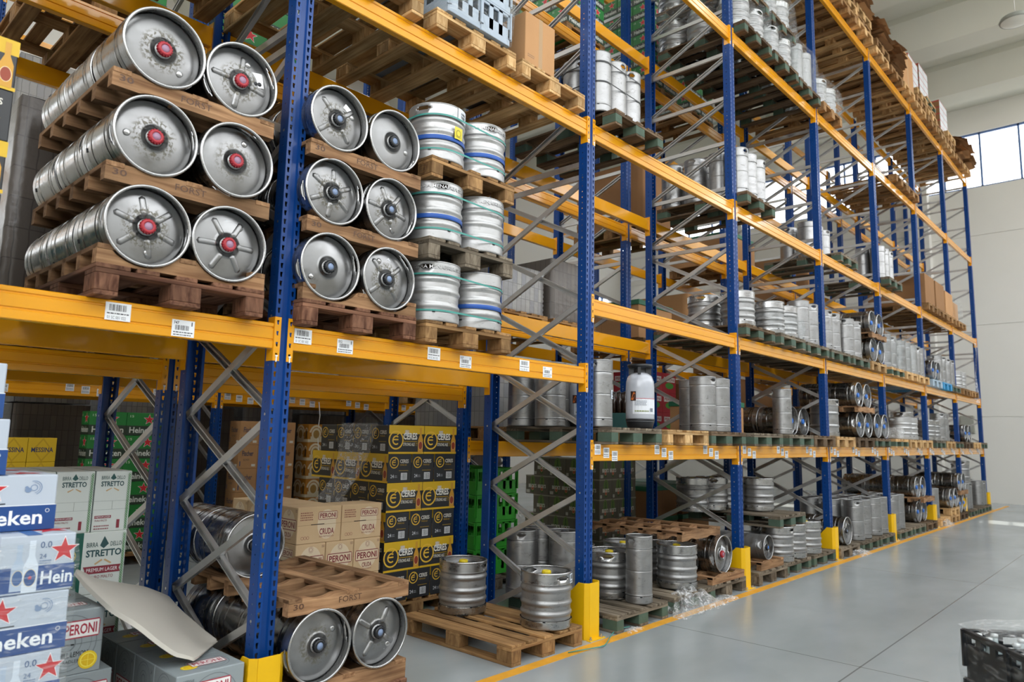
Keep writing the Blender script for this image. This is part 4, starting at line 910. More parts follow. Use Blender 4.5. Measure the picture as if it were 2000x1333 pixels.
def str_end(w_, h):
    a = lambda q: w_*(.42+.58*q)
    return [('r', 0, 0, w_*.42, h, '14584a'), ('t', '15', w_*.20, h*.60, w_*.13, h*.08, 'e6d27a', .02), ('o', w_*.265, h*.64, .030, .034, .004, 'c9b24a'), ('l', w_*.18, h*.44, w_*.19, h*.08, 'd8dcc8', 2), ('l', w_*.18, h*.12, w_*.16, h*.05, 'd8dcc8', 1), ('t', 'BIRRA', a(.08), h*.76, w_*.15, h*.075, '3c5a58', .01), ('t', 'DELLO', a(.62), h*.76, w_*.15, h*.075, '3c5a58', .01), ('p', [(a(.38), h*.78), (a(.47), h*.93), (a(.58), h*.80), (a(.47), h*.73)], '2b4f52'), ('t', 'STRETTO', a(.08), h*.60, w_*.47, h*.115, '2b4f52', .03), ('p', [(a(.28), h*.49), (a(.44), h*.56), (a(.47), h*.54), (a(.31), h*.47)], 'c9a77c'), ('p', [(a(.68), h*.49), (a(.52), h*.56), (a(.49), h*.54), (a(.65), h*.47)], 'c9a77c'), ('p', [(a(.04), h*.33), (a(.90), h*.33), (a(.86), h*.39), (a(.90), h*.45), (a(.04), h*.45), (a(.08), h*.39)], '8a2f3c'), ('t', 'PREMIUM LAGER', a(.12), h*.36, w_*.41, h*.06, 'eceeee'), ('t', 'PURO MALTO', a(.22), h*.25, w_*.30, h*.05, '8a2f3c'), ('r', w_*.42, h*.13, w_*.58, .002, 'b9c2c4')]+[('o', w_*.95+.004*(q % 2), h*(.02+.0195*q), .006, .006, .0018, '4f8f52') for q in range(49)]
pallet(-1.62, -.73, 0, 'mid', 'pallet under the green and white lager cartons, lower of two', 'floor pallets'); pallet(-1.62, -.73, .1445, 'mid', 'pallet directly under the green and white lager cartons', 'floor pallets')
for r in range(3):
    two = r == 2
    for i in range(4 if two else 2):
        w_ = .198 if two else .395
        for d in range(2):
            carton('beer_carton', .30, w_-.003, .343, SLEEVE, {'+x': str_front(w_, .343) if two else str_end(w_, .343), '-y': [('r', 0, 0, .3, .343, '14584a')] if two else str_front(.3, .343)}, (-1.02-.15-.302*d, -.346-w_*(i+.5), .2895+.3435*r), 'green and white lager carton, %s row, %s from the right, %s' % (('lowest', 'middle', 'top')[r], ('first', 'second', 'third', 'fourth')[i], ('front', 'behind')[d]), 'box', 'green and white lager cartons', key='str%d' % two)
# sheet of grey card sliding over the cartons
def sheet():
    top = [(-.644, -.709, .848), (-.600, -.640, .800), (-.75, -.45, .735), (-.93, -.26, .655), (-1.02, -.075, .565), (-.80, -.070, .505), (-.55, -.068, .455), (-.40, -.062, .44)]
    low = [(-.526, -.751, .854), (-.43, -.735, .815), (-.22, -.68, .735), (-.13, -.60, .665), (-.10, -.51, .585), (-.08, -.41, .50), (-.07, -.32, .452), (-.36, -.07, .436)]
    def lerp(L, t): q = min(len(L)-1.0001, t*(len(L)-1)); i = int(q); return Vector(L[i]).lerp(Vector(L[i+1]), q-i)
    def up(u, v):
        a, b = lerp(low, u), lerp(top, u); p = a.lerp(b, v); p.z += .022*math.sin(PI*v)*math.sin(PI*min(1, u*1.1))+.006*math.sin(9*u+5*v)*math.sin(PI*v)+.004*math.sin(17*u)
        return p
    mb = MB(); GS = mat('grey_card_sheet', 'bdb8ae', .6, 0, .07, 2.5, .12, 9)
    mb.grid(up, 40, 16, GS); n = len(mb.v)
    mb.grid(lambda u, v: up(u, v)+Vector((0, 0, -.003)), 40, 16, GS)
    def edge(fn, m):
        mb.grid(fn, m, 2, GS)
    edge(lambda u, v: up(u, 0)+Vector((.006*v, -.008*v, -.022*v*math.sin(PI*min(1, .15+u*.8)))), 40)
    edge(lambda u, v: up(u, 1)+Vector((0, 0, -.003*v)), 40)
    return mb
tag(obj('card_sheet', sheet()), 'large pale grey card sheet sliding down over the silver cartons towards the blue frame', 'sheet')

# ------------------------------------------------------------------ crates of bottles wrapped in film at the lower right
def crate(name, dx, dy, dz, m, key, solid=.52):
    mb = MB(); t = .012
    mb.box(-dx/2, -dy/2, 0, dx/2, dy/2, .012, m)
    for s in (-1, 1):
        mb.box(-dx/2, s*dy/2-t/2, 0, dx/2, s*dy/2+t/2, dz*solid, m, bev=.003); mb.box(-dx/2, s*dy/2-t/2, dz*.86, dx/2, s*dy/2+t/2, dz, m, bev=.004)
        mb.box(s*dx/2-t/2, -dy/2, 0, s*dx/2+t/2, dy/2, dz*solid, m, bev=.003); mb.box(s*dx/2-t/2, -dy/2, dz*.86, s*dx/2+t/2, dy/2, dz, m, bev=.004)
        for q in (-1, -.33, .33, 1):
            mb.box(-dx/2+(q+1)*dx/2-.02, s*dy/2-t/2, .05, -dx/2+(q+1)*dx/2+.02, s*dy/2+t/2, dz, m); mb.box(s*dx/2-t/2, -dy/2+(q+1)*dy/2-.02, .05, s*dx/2+t/2, -dy/2+(q+1)*dy/2+.02, dz, m)
    mb.box(-dx/2-.012, -dy/2-.012, dz-.018, -dx/2+.012, dy/2+.012, dz, m, bev=.003); mb.box(dx/2-.012, -dy/2-.012, dz-.018, dx/2+.012, dy/2+.012, dz, m, bev=.003)
    mb.box(-dx/2, -dy/2-.012, dz-.018, dx/2, -dy/2+.012, dz, m, bev=.003); mb.box(-dx/2, dy/2-.012, dz-.018, dx/2, dy/2+.012, dz, m, bev=.003)
    r = obj(name, mb.mesh(name)); g = MB()
    for q in range(1, 6): g.box(-dx/2+q*dx/6-.002, -dy/2+.01, .02, -dx/2+q*dx/6+.002, dy/2-.01, dz*.6, m)
    for q in range(1, 4): g.box(-dx/2+.01, -dy/2+q*dy/4-.002, .02, dx/2-.01, -dy/2+q*dy/4+.002, dz*.6, m)
    obj('divider_grid', g, r); return r
BCR = crate('bottle_crate', .40, .30, .205, BLK, 'b', .72)
GLASS = mat('pale_grey_glass', 'a9b7b9', .08, 0, .05); CAPM = mat('white_bottle_cap', 'd7dadb', .35, .2, .03)
def bottle_proto(m, capm, h=.212, r=.028):
    b = MB(); b.lathe([(.0001, 0), (r*.9, 0), (r, .006), (r, h*.52), (r*.8, h*.62), (r*.48, h*.76), (r*.44, h*.93), (.0001, h*.93)], m, 20); o = obj('bottle', b)
    c = MB(); c.lathe([(r*.46, h*.92), (r*.52, h*.925), (r*.50, h*.985), (.0001, h)], capm, 20); obj('bottle_cap', c, o); return o
BTL = bottle_proto(GLASS, CAPM, .188)
CRA = math.radians(39.5); cx0, cy0 = 3.244, 1.597
pallet(3.303, 1.843, 0, 'mid', 'pallet on the open floor under the black bottle crates', 'floor pallets', rotz=CRA)
for lv in range(3):
    for i in range(2):
        for j in range(2):
            p = Vector((cx0+i*.405, cy0+j*.305, 0)); p = Matrix.Rotation(CRA, 3, 'Z') @ (p-Vector((cx0, cy0, 0)))+Vector((cx0, cy0, 0))
            place(BCR, (p.x, p.y, .1455+.2065*lv), 'black bottle crate, %s layer of the wrapped crate stack, %s %s' % (('bottom', 'middle', 'top')[lv], ('near', 'far')[j], ('left', 'right')[i]), 'crate', 'black bottle crates', CRA)
            if lv == 2:
                for a in range(6):
                    for b in range(4):
                        q = Matrix.Rotation(CRA, 3, 'Z') @ Vector((-.2+(a+.5)*.4/6, -.15+(b+.5)*.3/4, 0))
                        if (a*5+b*3+i+j) % 4: place(BTL, (p.x+q.x, p.y+q.y, .1455+.2065*2+.0125), 'capped bottle standing in the %s %s crate on top of the black crate stack' % (('near', 'far')[j], ('left', 'right')[i]), 'bottle', 'bottles in the %s %s black crate' % (('near', 'far')[j], ('left', 'right')[i]))
kill(BCR); kill(BTL)
mb = MB(); fx0, fx1, fy0, fy1 = -.222, .627, -.172, .477
def fw(u, v):
    per = [(fx0, fy0), (fx1, fy0), (fx1, fy1), (fx0, fy1), (fx0, fy0)]; q = u*4; i = min(3, int(q)); t = q-i; x = per[i][0]+(per[i+1][0]-per[i][0])*t; y = per[i][1]+(per[i+1][1]-per[i][1])*t
    k = 1+.012*math.sin(40*u+6*v)+.010*math.sin(17*v+9*u); return Matrix.Translation((cx0, cy0, 0)) @ Matrix.Rotation(CRA, 4, 'Z') @ Vector((.2+(x-.2)*k, .15+(y-.15)*k, .16+.60*v+.010*math.sin(31*u)*v))
mb.grid(fw, 96, 24, FILM0)
def ft(u, v): return Matrix.Translation((cx0, cy0, 0)) @ Matrix.Rotation(CRA, 4, 'Z') @ Vector((fx0+(fx1-fx0)*u, fy0+(fy1-fy0)*v, 0.785+.10*u*math.sin(PI*(.25+.5*v))+.010*math.sin(13*u+9*v)*math.sin(11*v-4*u)))
mb.grid(ft, 40, 30, FILM)
tag(obj('stretch_wrap', mb), 'clear stretch film round the black bottle crates in the lower right corner', 'plastic film')
# ================================================================== loads further along the aisle
def PN(b, l): return '%s, %s' % (LN[l] if l != 'f' else 'floor', {'ZA': 'leftmost bay', 'AB': 'nearest bay', 'BC': 'second bay', 'CD': 'third bay', 'DE': 'fourth bay', 'EF': 'fifth bay', 'FG': 'sixth bay', 'GH': 'last bay'}[b])
WN = {'tall': 'tall smooth keg', 'slim': 'narrow tall keg', 'stout': 'ribbed keg', 'big': 'big ribbed keg', 'stand': 'pale ribbed keg', 'drum': 'lying keg'}
SQ = ('first', 'second', 'third', 'fourth', 'fifth')
KR = random.Random(11)
def pal(b, l, y, tone='grey', green=False, x=-.50, dz=0.0, note='', detail=False, tint=None):
    nth = SQ[max(0, min(3, int((y-bay_y(b))/.93)))]
    pallet(x, y, top(l)+dz+.001, tone, '%spallet, %s position%s, %s' % ('green-blocked ' if green else 'wooden ', nth, note, PN(b, l)), 'pallets on %s' % (LN[l] if l != 'f' else 'the floor'), green, detail)
    return top(l)+dz+.1465
def kegs(b, l, z, key, pos, note=''):
    kind = key.replace('f_', '').replace('drumk', 'drum')
    for i, (x, y) in enumerate(pos):
        dep = 'front' if x > -.33 else ('middle' if x > -.7 else 'back')
        standing(x, y, z, key, KR.uniform(0, 6.28), '%s, %s %s%s, %s' % (WN[kind], dep, (('one',), ('left', 'right'), ('left', 'centre', 'right'))[min(2, sum(1 for q in pos if abs(q[0]-x) < .15)-1)][min(2, sum(1 for q in pos if q[1] < y-.02 and abs(q[0]-x) < .15))], note, PN(b, l)), 'kegs on %s' % (LN[l] if l != 'f' else 'the floor'))
def grid(y, r, nx, ny, x0=.06, gap=.012): return [(x0-r-i*(2*r+gap), y+(j-(ny-1)/2)*(2*r+gap)) for i in range(nx) for j in range(ny)]
def lay(b, l, y, z, ny, nx, tiers, key='f_drum', r=.197, x0=.08, note='', L=.43, with_cradle=True):
    for t in range(tiers):
        for j in range(ny):
            for i in range(nx):
                lying(x0-i*L, y+(j-(ny-1)/2)*(2*r+.006), z+r+t*(2*r+.05), key, KR.uniform(0, 6.28), 'lying keg, %s, %s tier, %s column%s, %s' % (('front', 'behind', 'rear')[i], ('lower', 'upper', 'third')[t], ('left', 'right', 'third')[j], note, PN(b, l)), 'lying kegs on %s' % (LN[l] if l != 'f' else 'the floor'), .42 if 'tall' not in key else .58)
        if t < tiers-1: cradle(-.46, y, z+t*(2*r+.05)+2*r-.014, 'timber cradle between lying kegs%s, %s' % (note, PN(b, l)), .016, .016, .085, False, 'keg cradles')
def wrap(b, l, y, z0, z1, x0=.075, x1=-.9, hw=.40, note='', m=None):
    mb = MB()
    def f(u, v):
        per = [(x0, -hw), (x0, hw), (x1, hw), (x1, -hw), (x0, -hw)]; q = u*4; i = min(3, int(q)); t = q-i
        px = per[i][0]+(per[i+1][0]-per[i][0])*t; py = per[i][1]+(per[i+1][1]-per[i][1])*t; k = 1+.03*math.sin(23*u+4*v)-.05*math.sin(PI*v)*abs(math.sin(8*PI*u))
        return ((x0+x1)/2+(px-(x0+x1)/2)*k, y+py*k, z0+(z1-z0)*v)
    mb.grid(f, 64, 10, m or FILM2); tag(obj('stretch_wrap', mb), 'clear stretch film wrapped round the load%s, %s' % (note, PN(b, l)), 'plastic film', 'stretch film on the racks')
def lidbox(b, l, y, z, dx, dy, dz, x=-.5, note='', lid=True, m=None):
    n = 'large brown carton with green lid' if lid else 'large brown carton'
    c = carton('shipping_carton', dx, dy, dz, m or CARD, {'+x': [('r', dy*.1, dz*.08, dy*.05, dz*.05, '4a3626'), ('r', dy*.85, dz*.08, dy*.05, dz*.05, '4a3626'), ('r', dy*.5, 0, .003, dz, '7a5a3c')], '-y': [('r', dx*.48, 0, .004, dz, '7a5a3c')]}, (x, y, z), '%s%s, %s' % (n, note, PN(b, l)), 'box', 'large brown cartons')
    if lid:
        mb = MB(); mb.box(-dx/2-.012, -dy/2-.012, dz-.055, dx/2+.012, dy/2+.012, dz+.008, mat('green_lid', '2a6a4c', .5), bev=.004); obj('lid', mb, c)
# ---- second bay, floor
zf = pal('BC', 'f', 3.44, 'grey', True, -.48, detail=True)
standing(-.03, 3.60, zf, 'slim', 2.0, 'single narrow tall keg at the front corner of the second bay floor pallet', 'kegs on the floor')
standing(-.36, 3.615, zf, 'stout', 1.0, 'ribbed keg with yellow cap, directly behind the single narrow tall keg', 'kegs on the floor')
standing(-.80, 3.66, zf, 'stout', .4, 'ribbed keg third back behind the single narrow tall keg', 'kegs on the floor')
for i, (x, y) in enumerate(((-.93, 3.04), (-.93, 3.33), (-.64, 3.30))):
    standing(x, y, zf, 'tall', 1.3*i, '%s tall keg at the back of the second bay floor pallet, beside the braces' % ('left', 'right', 'forward')[i], 'kegs on the floor')
zf = pal('BC', 'f', 4.38, 'grey', True, -.50, detail=True)
g = standing(-.15, 4.47, zf, 'stout', 2.5, 'ribbed keg with yellow cap between the narrow keg and the lying keg', 'kegs on the floor')
obj('white_label', subdiv_art([('r', 0, 0, .05, .075, 'd5dde6'), ('b', .008, .03, .034, .035, '2a2c33')], wrap_fn(.1995, -2.5+.42, .20)).mesh('white_label', fix=False), g)
standing(-.60, 4.20, zf, 'stout', .2, 'ribbed keg at the back left of the middle floor pallet, second bay', 'kegs on the floor'); standing(-.60, 4.62, zf, 'stout', .9, 'ribbed keg at the back right of the middle floor pallet, second bay', 'kegs on the floor')
zf = pal('BC', 'f', 5.12, 'grey', False, -.52, detail=True)
cradle(-.50, 5.12, zf, 'low timber cradle under the lying keg beside the third yellow guard', 0, .012, .07, False, 'keg cradles', W=.72)
g = lying(.02, 5.14, zf+.254, 'd_plain_r', 1.5, 'lying steel keg with red cap and paper tag beside the third yellow guard', 'lying kegs on the floor'); head_sticker(g, .03, .02, .388, 1.2, None, .11, .10)
lying(-.42, 5.14, zf+.254, 'd_plain_k', 1.5, 'second lying keg behind the one with a paper tag, second bay floor', 'lying kegs on the floor')
cradle(-.62, 4.78, .588, 'reddish timber cradle lying across the kegs, second bay floor', .016, .018, .085, False, 'keg cradles')
# crumpled film in front of the second bay
def pile(x, y, lx, ly, h, seed, label, m=None):
    R = random.Random(seed); mb = MB(); ph = [(R.uniform(6, 22), R.uniform(6, 22), R.uniform(0, 6)) for _ in range(6)]
    def f(u, v):
        e = math.sin(PI*u)**.6*math.sin(PI*v)**.6; z = sum(math.sin(a*u+b*v+c) for a, b, c in ph)/6
        return (x+(u-.5)*lx*(1+.15*z)+.02*math.sin(19*v), y+(v-.5)*ly*(1+.12*math.sin(9*u)), .003+h*e*(.55+.45*abs(z)*1.6))
    mb.grid(f, 46, 46, m or FILM3, smooth=False); tag(obj('film_scrap', mb), label, 'plastic film', 'loose film on the floor')
pile(.03, 4.30, .46, .80, .26, 3, 'crumpled clear stretch film heaped on the floor between two pallets, second bay'); pile(.13, 4.95, .16, .30, .04, 9, 'small flat scrap of white film by the yellow line, second bay')
pile(.14, 3.25, .06, .22, .02, 4, 'thin strip of film beside the front floor pallet, second bay'); pile(.10, 9.2, .22, .42, .09, 6, 'white film scrap on the floor, fourth bay'); pile(.05, 14.6, .3, .6, .15, 8, 'white film heap on the floor beside the sixth guard')
mb = MB(); mb.tube([(.16+.10*math.sin(t*.5), 2.35+.085*t+.02*math.sin(t), .006+.012*abs(math.sin(t*.7))) for t in range(12)], .004, STRAP); tag(obj('plastic_strap', mb), 'loose green plastic strap curled on the floor beside the second yellow guard', 'strap')
# ---- third bay, floor
zf = pal('CD', 'f', 6.20, 'grey', False, -.50, detail=True)
cradle(-.50, 6.22, zf, 'short timber cradle under the lying narrow keg, third bay floor', 0, .012, .085, False, 'keg cradles', W=.62)
lying(.04, 6.22, zf+.222, 'f_tall', 1.0, 'narrow keg lying with a white tag, right of the third yellow guard', 'lying kegs on the floor', .58)
zf = pal('CD', 'f', 7.03, 'grey', True, -.53, detail=True); kegs('CD', 'f', zf, 'f_stout', [(-.12, 6.83), (-.12, 7.24), (-.55, 6.83), (-.55, 7.24)])
zf = pal('CD', 'f', 7.93, 'grey', True, -.53); kegs('CD', 'f', zf, 'f_stout', [(-.12, 7.76), (-.55, 7.74), (-.55, 8.15)], ' on the right pallet')
zf = pal('CD', 'f', 6.89, 'grey', True, -.53, .5575, ' stacked above', True); kegs('CD', 'f', zf, 'f_stout', [(-.42, 7.0), (-.84, 7.0), (-.84, 6.58), (-.9, 6.18)], ' on the stacked pallet')
# ---- third row of posts onwards, floor
zf = pal('DE', 'f', 8.85, 'grey', False); lay('DE', 'f', 8.88, zf, 1, 2, 1, 'f_drumk', .197, .06)
zf = pal('DE', 'f', 9.78, 'grey', True); kegs('DE', 'f', zf, 'f_tall', grid(9.78, .14, 3, 2, .06, .05))
zf = pal('DE', 'f', 10.66, 'grey', True); kegs('DE', 'f', zf, 'f_tall', grid(10.66, .14, 3, 2, .06, .05), ' on the right pallet')
zf = pal('EF', 'f', 11.72, 'grey', True); kegs('EF', 'f', zf, 'f_tall', grid(11.66, .14, 2, 2, .06, .03))
zf = pal('EF', 'f', 12.64, 'grey', True); zf = pal('EF', 'f', 13.52, 'dark', False)
lay('EF', 'f', 13.3, zf, 2, 3, 2, 'f_drum', .197, -.02)
zf = pal('FG', 'f', 14.62, 'light', False); kegs('FG', 'f', zf, 'f_tall', [(-.1, 14.40)]); zf = pal('FG', 'f', 15.5, 'light'); zf = pal('FG', 'f', 15.5, 'light', dz=.1455, note=' second of a pair'); lay('FG', 'f', 15.5, zf, 2, 2, 1)
zf = pal('FG', 'f', 16.35, 'dark'); lay('FG', 'f', 16.35, zf, 2, 2, 2, note=' on the right pallet')
for k, y in enumerate((17.4, 18.3, 19.1)):
    zf = pal('GH', 'f', y, 'grey', True); kegs('GH', 'f', zf, 'f_tall' if k != 1 else 'f_big', grid(y, .14, 2, 2, .05, .04) if k != 1 else grid(y, .197, 1, 1, -.1), ' on pallet %d' % (k+1))
    if k == 1: kegs('GH', 'f', zf+.535, 'f_big', grid(y, .197, 1, 1, -.1), ' standing on another keg')
# ---- lowest shelf
z1 = pal('BC', 1, 3.37, 'grey', True, -.49, detail=True)
g = standing(-.08, 3.05, z1, 'slim', 2.2, 'narrow tall keg with a white barcode, beside the second post, lowest shelf', 'kegs on lowest shelf')
obj('white_label', subdiv_art([('r', 0, 0, .062, .075, 'd5dde6'), ('b', .012, .03, .04, .036, '2a2c33'), ('l', .008, .008, .046, .014, '55585f', 1)], wrap_fn(.1185, -2.2+.10, .24)).mesh('white_label', fix=False), g)
for i, (x, y) in enumerate(((-.94, 3.03), (-.92, 3.33), (-.90, 3.63), (-.62, 3.05))): standing(x, y, z1, 'tall', i*1.1, ('tall keg at the back of the lowest shelf, seen through the braces, %s' % ('left', 'middle', 'right', 'forward one')[i]), 'kegs on lowest shelf')
# one-way plastic kegs: translucent bodies, black grips, dark feet
PET = mat('translucent_white_plastic', 'b3b6be', .22, 0, .04, 3, coat=.4)
def petkeg(x, y, z, s, label):
    r = empty('plastic_keg', (x, y, z)); r.scale = (s, s, s); tag(r, label, 'plastic keg', 'one-way plastic kegs')
    b = MB(); b.lathe([(.112, .05), (.120, .06), (.121, .12), (.121, .34), (.117, .40), (.100, .445), (.070, .468), (.040, .478), (.0001, .478)], PET, 48); obj('body', b, r)
    b = MB(); b.lathe([(.0001, .0), (.102, 0), (.106, .01), (.123, .072), (.123, .082), (.118, .082)], BLK, 48); obj('foot', b, r)
    b = MB(); b.lathe([(.055, .470), (.050, .498), (.050, .515), (.105, .520), (.108, .530), (.105, .545), (.045, .548), (.045, .535), (.0001, .535)], BLK, 40)
    for q in range(4): b.box(.045, -.012, .455, .095, .012, .525, BLK, Matrix.Rotation(q*PI/2+.5, 4, 'Z'))
    obj('grip', b, r)
    a0 = -.62; L = [('r', -.11, 0, .22, .13, 'dfe2e8'), ('r', -.11, .128, .22, .004, 'b8404c'), ('l', -.09, .07, .10, .045, '9aa0aa', 4), ('l', -.09, .015, .12, .02, '7d8a4c', 1), ('r', .04, .02, .03, .03, '7c828c')]
    obj('printed_label', subdiv_art(L, wrap_fn(.1215, a0, .12)).mesh('printed_label', fix=False), r)
    obj('printed_logo', subdiv_art([('r', -.10, 0, .05, .08, '3a2018'), ('p', [(-.095, .01), (-.075, .005), (-.055, .06), (-.07, .075)], 'd0702c')], wrap_fn(.1217, a0-.25, .23)).mesh('printed_logo', fix=False), r)
petkeg(-.05, 3.655, z1, 1.08, 'large translucent plastic keg with black grip on the green-blocked pallet, lowest shelf'); petkeg(-.60, 3.49, z1, .98, 'smaller translucent plastic keg with black grip, half behind the narrow steel keg')
z1 = pal('BC', 1, 4.29, 'light', False, -.50, detail=True, note=' with dark stains')
carton('bottle_pack', .40, .27, .17, CTEAL, {'+x': [('o', .06, .1, .03, .04, .012, 'd9dfd8'), ('o', .14, .1, .03, .04, .012, 'd9dfd8'), ('o', .22, .1, .03, .04, .012, 'd9dfd8'), ('r', 0, .14, .27, .03, 'cfd6d2')]}, (-.75, 4.42, z1), 'dark teal bottle pack at the back, second pallet of the lowest shelf, second bay', 'box')
BB = bottle_proto(mat('dark_brown_glass', '22140c', .1), BLK, .23, .028)
for i in range(3):
    for j in range(3): place(BB, (-.66-.07*i, 4.33+.075*j, z1+.171), 'dark bottle standing on the teal bottle pack, second bay', 'bottle', 'dark bottles on the teal pack')
kill(BB)
z1 = pal('BC', 1, 5.15, 'dark', True, -.5); kegs('BC', 1, z1, 'tall', [(-.14, 5.03), (-.14, 5.36), (-.45, 5.36)])
z1 = pal('CD', 1, 6.12, 'grey', True, -.48); z1 = pal('CD', 1, 7.12, 'grey', True, -.48, detail=True)
standing(-.10, 7.06, z1, 'slim', 1.1, 'lone narrow tall keg on the middle pallet, lowest shelf, third bay', 'kegs on lowest shelf')
lidbox('CD', 1, 6.35, z1, .7, .6, .38, -.78); z1 = pal('CD', 1, 8.0, 'dark'); lay('CD', 1, 8.0, z1, 2, 2, 1, x0=-.25)
z1 = pal('DE', 1, 8.86, 'light'); kegs('DE', 1, z1, 'f_big', [(-.16, 8.74)]); z1 = pal('DE', 1, 9.78, 'dark'); lay('DE', 1, 9.78, z1, 2, 2, 2, 'f_drum'); z1 = pal('DE', 1, 10.66, 'dark', True); lay('DE', 1, 10.66, z1, 2, 2, 1, 'f_drum', note=' on the right pallet')
z1 = pal('EF', 1, 11.75, 'light', True); kegs('EF', 1, z1, 'f_tall', [(-.2, 11.5)]); kegs('EF', 1, z1, 'f_stout', [(-.4, 11.95), (-.8, 11.95)]); wrap('EF', 1, 11.7, z1+.02, z1+.2, .09, -.3, .2, ' as a loose bundle', FILM3)
z1 = pal('EF', 1, 12.66, 'light'); kegs('EF', 1, z1, 'f_stand', [(-.12, 12.5), (-.12, 12.92), (-.55, 12.6)]); z1 = pal('EF', 1, 13.5, 'light'); kegs('EF', 1, z1, 'f_big', [(-.3, 13.4)])
z1 = pal('FG', 1, 14.6, 'grey', True); kegs('FG', 1, z1, 'f_stout', [(-.15, 14.42), (-.15, 14.83)]); z1 = pal('FG', 1, 15.5, 'light'); kegs('FG', 1, z1, 'f_tall', [(-.1, 15.35), (-.1, 15.65)]); z1 = pal('FG', 1, 16.3, 'dark', True); lidbox('FG', 1, 16.3, z1, .8, .7, .42, -.6, '', False); 
z1 = pal('GH', 1, 17.35, 'dark'); lay('GH', 1, 17.35, z1, 2, 1, 1); z1 = pal('GH', 1, 18.3, 'light'); z1 = pal('GH', 1, 19.1, 'grey', True); 
# ---- second shelf
z2 = pal('CD', 2, 6.02, 'dark', True, -.50); kegs('CD', 2, z2, 'f_stout', [(-.12, 5.88), (-.55, 5.88), (-.55, 6.3)]); z2 = pal('CD', 2, 6.92, 'grey', True, -.47, detail=True); kegs('CD', 2, z2, 'stout', [(-.10, 6.70), (-.10, 7.12), (-.52, 6.70), (-.52, 7.12)], ' on the middle pallet'); wrap('CD', 2, 6.92, z2+.01, z2+.27, .11, -.75, .42)
z2 = pal('CD', 2, 7.88, 'grey', True); kegs('CD', 2, z2, 'f_tall', grid(7.85, .14, 2, 2, .05, .06), ' on the right pallet')
z2 = pal('DE', 2, 8.78, 'grey', True); kegs('DE', 2, z2, 'f_tall', grid(8.75, .14, 2, 2, .05, .06)); z2 = pal('DE', 2, 9.72, 'grey', True); kegs('DE', 2, z2, 'f_tall', grid(9.68, .14, 2, 2, .06, .06), ' on the middle pallet'); z2 = pal('DE', 2, 10.62, 'light'); lay('DE', 2, 10.62, z2, 2, 2, 2)
z2 = pal('EF', 2, 11.72, 'light', True); kegs('EF', 2, z2, 'f_tall', grid(11.7, .14, 2, 2, .05, .06)); wrap('EF', 2, 11.72, z2, z2+.6, .08, -.6, .36)
z2 = pal('EF', 2, 12.66, 'light'); kegs('EF', 2, z2, 'f_tall', grid(12.64, .14, 2, 2, .05, .06), ' on the middle pallet'); wrap('EF', 2, 12.66, z2, z2+.6, .08, -.6, .36, ' on the middle pallet'); z2 = pal('EF', 2, 13.52, 'light'); kegs('EF', 2, z2, 'f_slim', grid(13.52, .118, 2, 3, .05, .02), ' on the right pallet')
PLB = mat('blue_plastic_pallet', '2f8fc4', .45, 0, .08); PLG = mat('grey_blue_plastic_pallet', '9fb4c4', .45, 0, .08)
def plpal(b, l, y, m, cn):
    mb = MB(); mb.box(-.6, -.4, .115, .6, .4, .145, m, bev=.006)
    for yy in (-.34, 0, .34):
        mb.box(-.6, yy-.06, 0, .6, yy+.06, .02, m, bev=.004)
        for xx in (-.52, 0, .52): mb.box(xx-.08, yy-.06, .02, xx+.08, yy+.06, .115, m, bev=.004)
    tag(obj('plastic_pallet', mb, None, (-.5, y, top(l)+.001)), '%s plastic pallet, %s' % (cn, PN(b, l)), 'pallet', 'plastic pallets'); return top(l)+.147
z2 = plpal('FG', 2, 14.6, PLG, 'grey-blue'); lay('FG', 2, 14.6, z2, 2, 2, 1); z2 = plpal('FG', 2, 15.5, PLB, 'bright blue'); kegs('FG', 2, z2, 'f_tall', grid(15.5, .14, 2, 2, .05, .06)); z2 = pal('FG', 2, 16.35, 'grey', True); kegs('FG', 2, z2, 'f_tall', grid(16.3, .14, 1, 2, .05, .06), ' on the right pallet')
z2 = pal('GH', 2, 17.45, 'mid'); kegs('GH', 2, z2, 'f_stand', grid(17.45, .2, 2, 2, .06)); z2 = pal('GH', 2, 18.4, 'mid')
# ---- third shelf
for k, y in enumerate((-2.3, -1.42, -.5)): pal('ZA', 3, y, 'dark' if k < 2 else 'mid', False, -.5)
for k, y in enumerate((.42, 1.335, 2.205)): z3 = pal('AB', 3, y, 'light', False, -.52, detail=True)
GCR = crate('grey_crate', .40, .30, .26, mat('grey_crate_plastic', '9fabb8', .45, 0, .06), 'g')
for lv in range(3):
    for i in range(3):
        for j in range(2):
            if i and j == 1 and lv < 0: continue
            place(GCR, (-.10-.405*i, 1.17+.31*j, z3+.263*lv), 'grey slotted bottle crate, %s layer, %s %s of the stack, third shelf, nearest bay' % (('bottom', 'middle', 'top')[lv], ('front', 'middle', 'back')[i], ('left', 'right')[j]), 'crate', 'grey bottle crates', 0)
for lv in range(3):
    for j in range(2): place(GCR, (-.10, .27+.31*j, z3+.263*lv), 'grey slotted bottle crate, %s layer, %s, on the left pallet, third shelf' % (('bottom', 'middle', 'top')[lv], ('left', 'right')[j]), 'crate', 'grey bottle crates', 0)
kill(GCR)
wrap('AB', 3, 1.32, z3+.0, z3+.80, .12, -1.1, .33, ' of grey crates')
carton('shipping_carton', .55, .36, .42, CARD, {'+x': [('r', .16, 0, .045, .42, 'a5845c'), ('l', .03, .05, .08, .03, '7d5c3e', 2)], '-y': [('r', .25, 0, .045, .42, 'a5845c')]}, (-.21, 2.03, z3), 'tall plain brown taped carton beside the grey crates, third shelf, nearest bay', 'box', 'large brown cartons')
kegs('AB', 3, z3, 'tall', [(-.75, 2.45), (-.45, 2.45), (-.75, 2.12)])
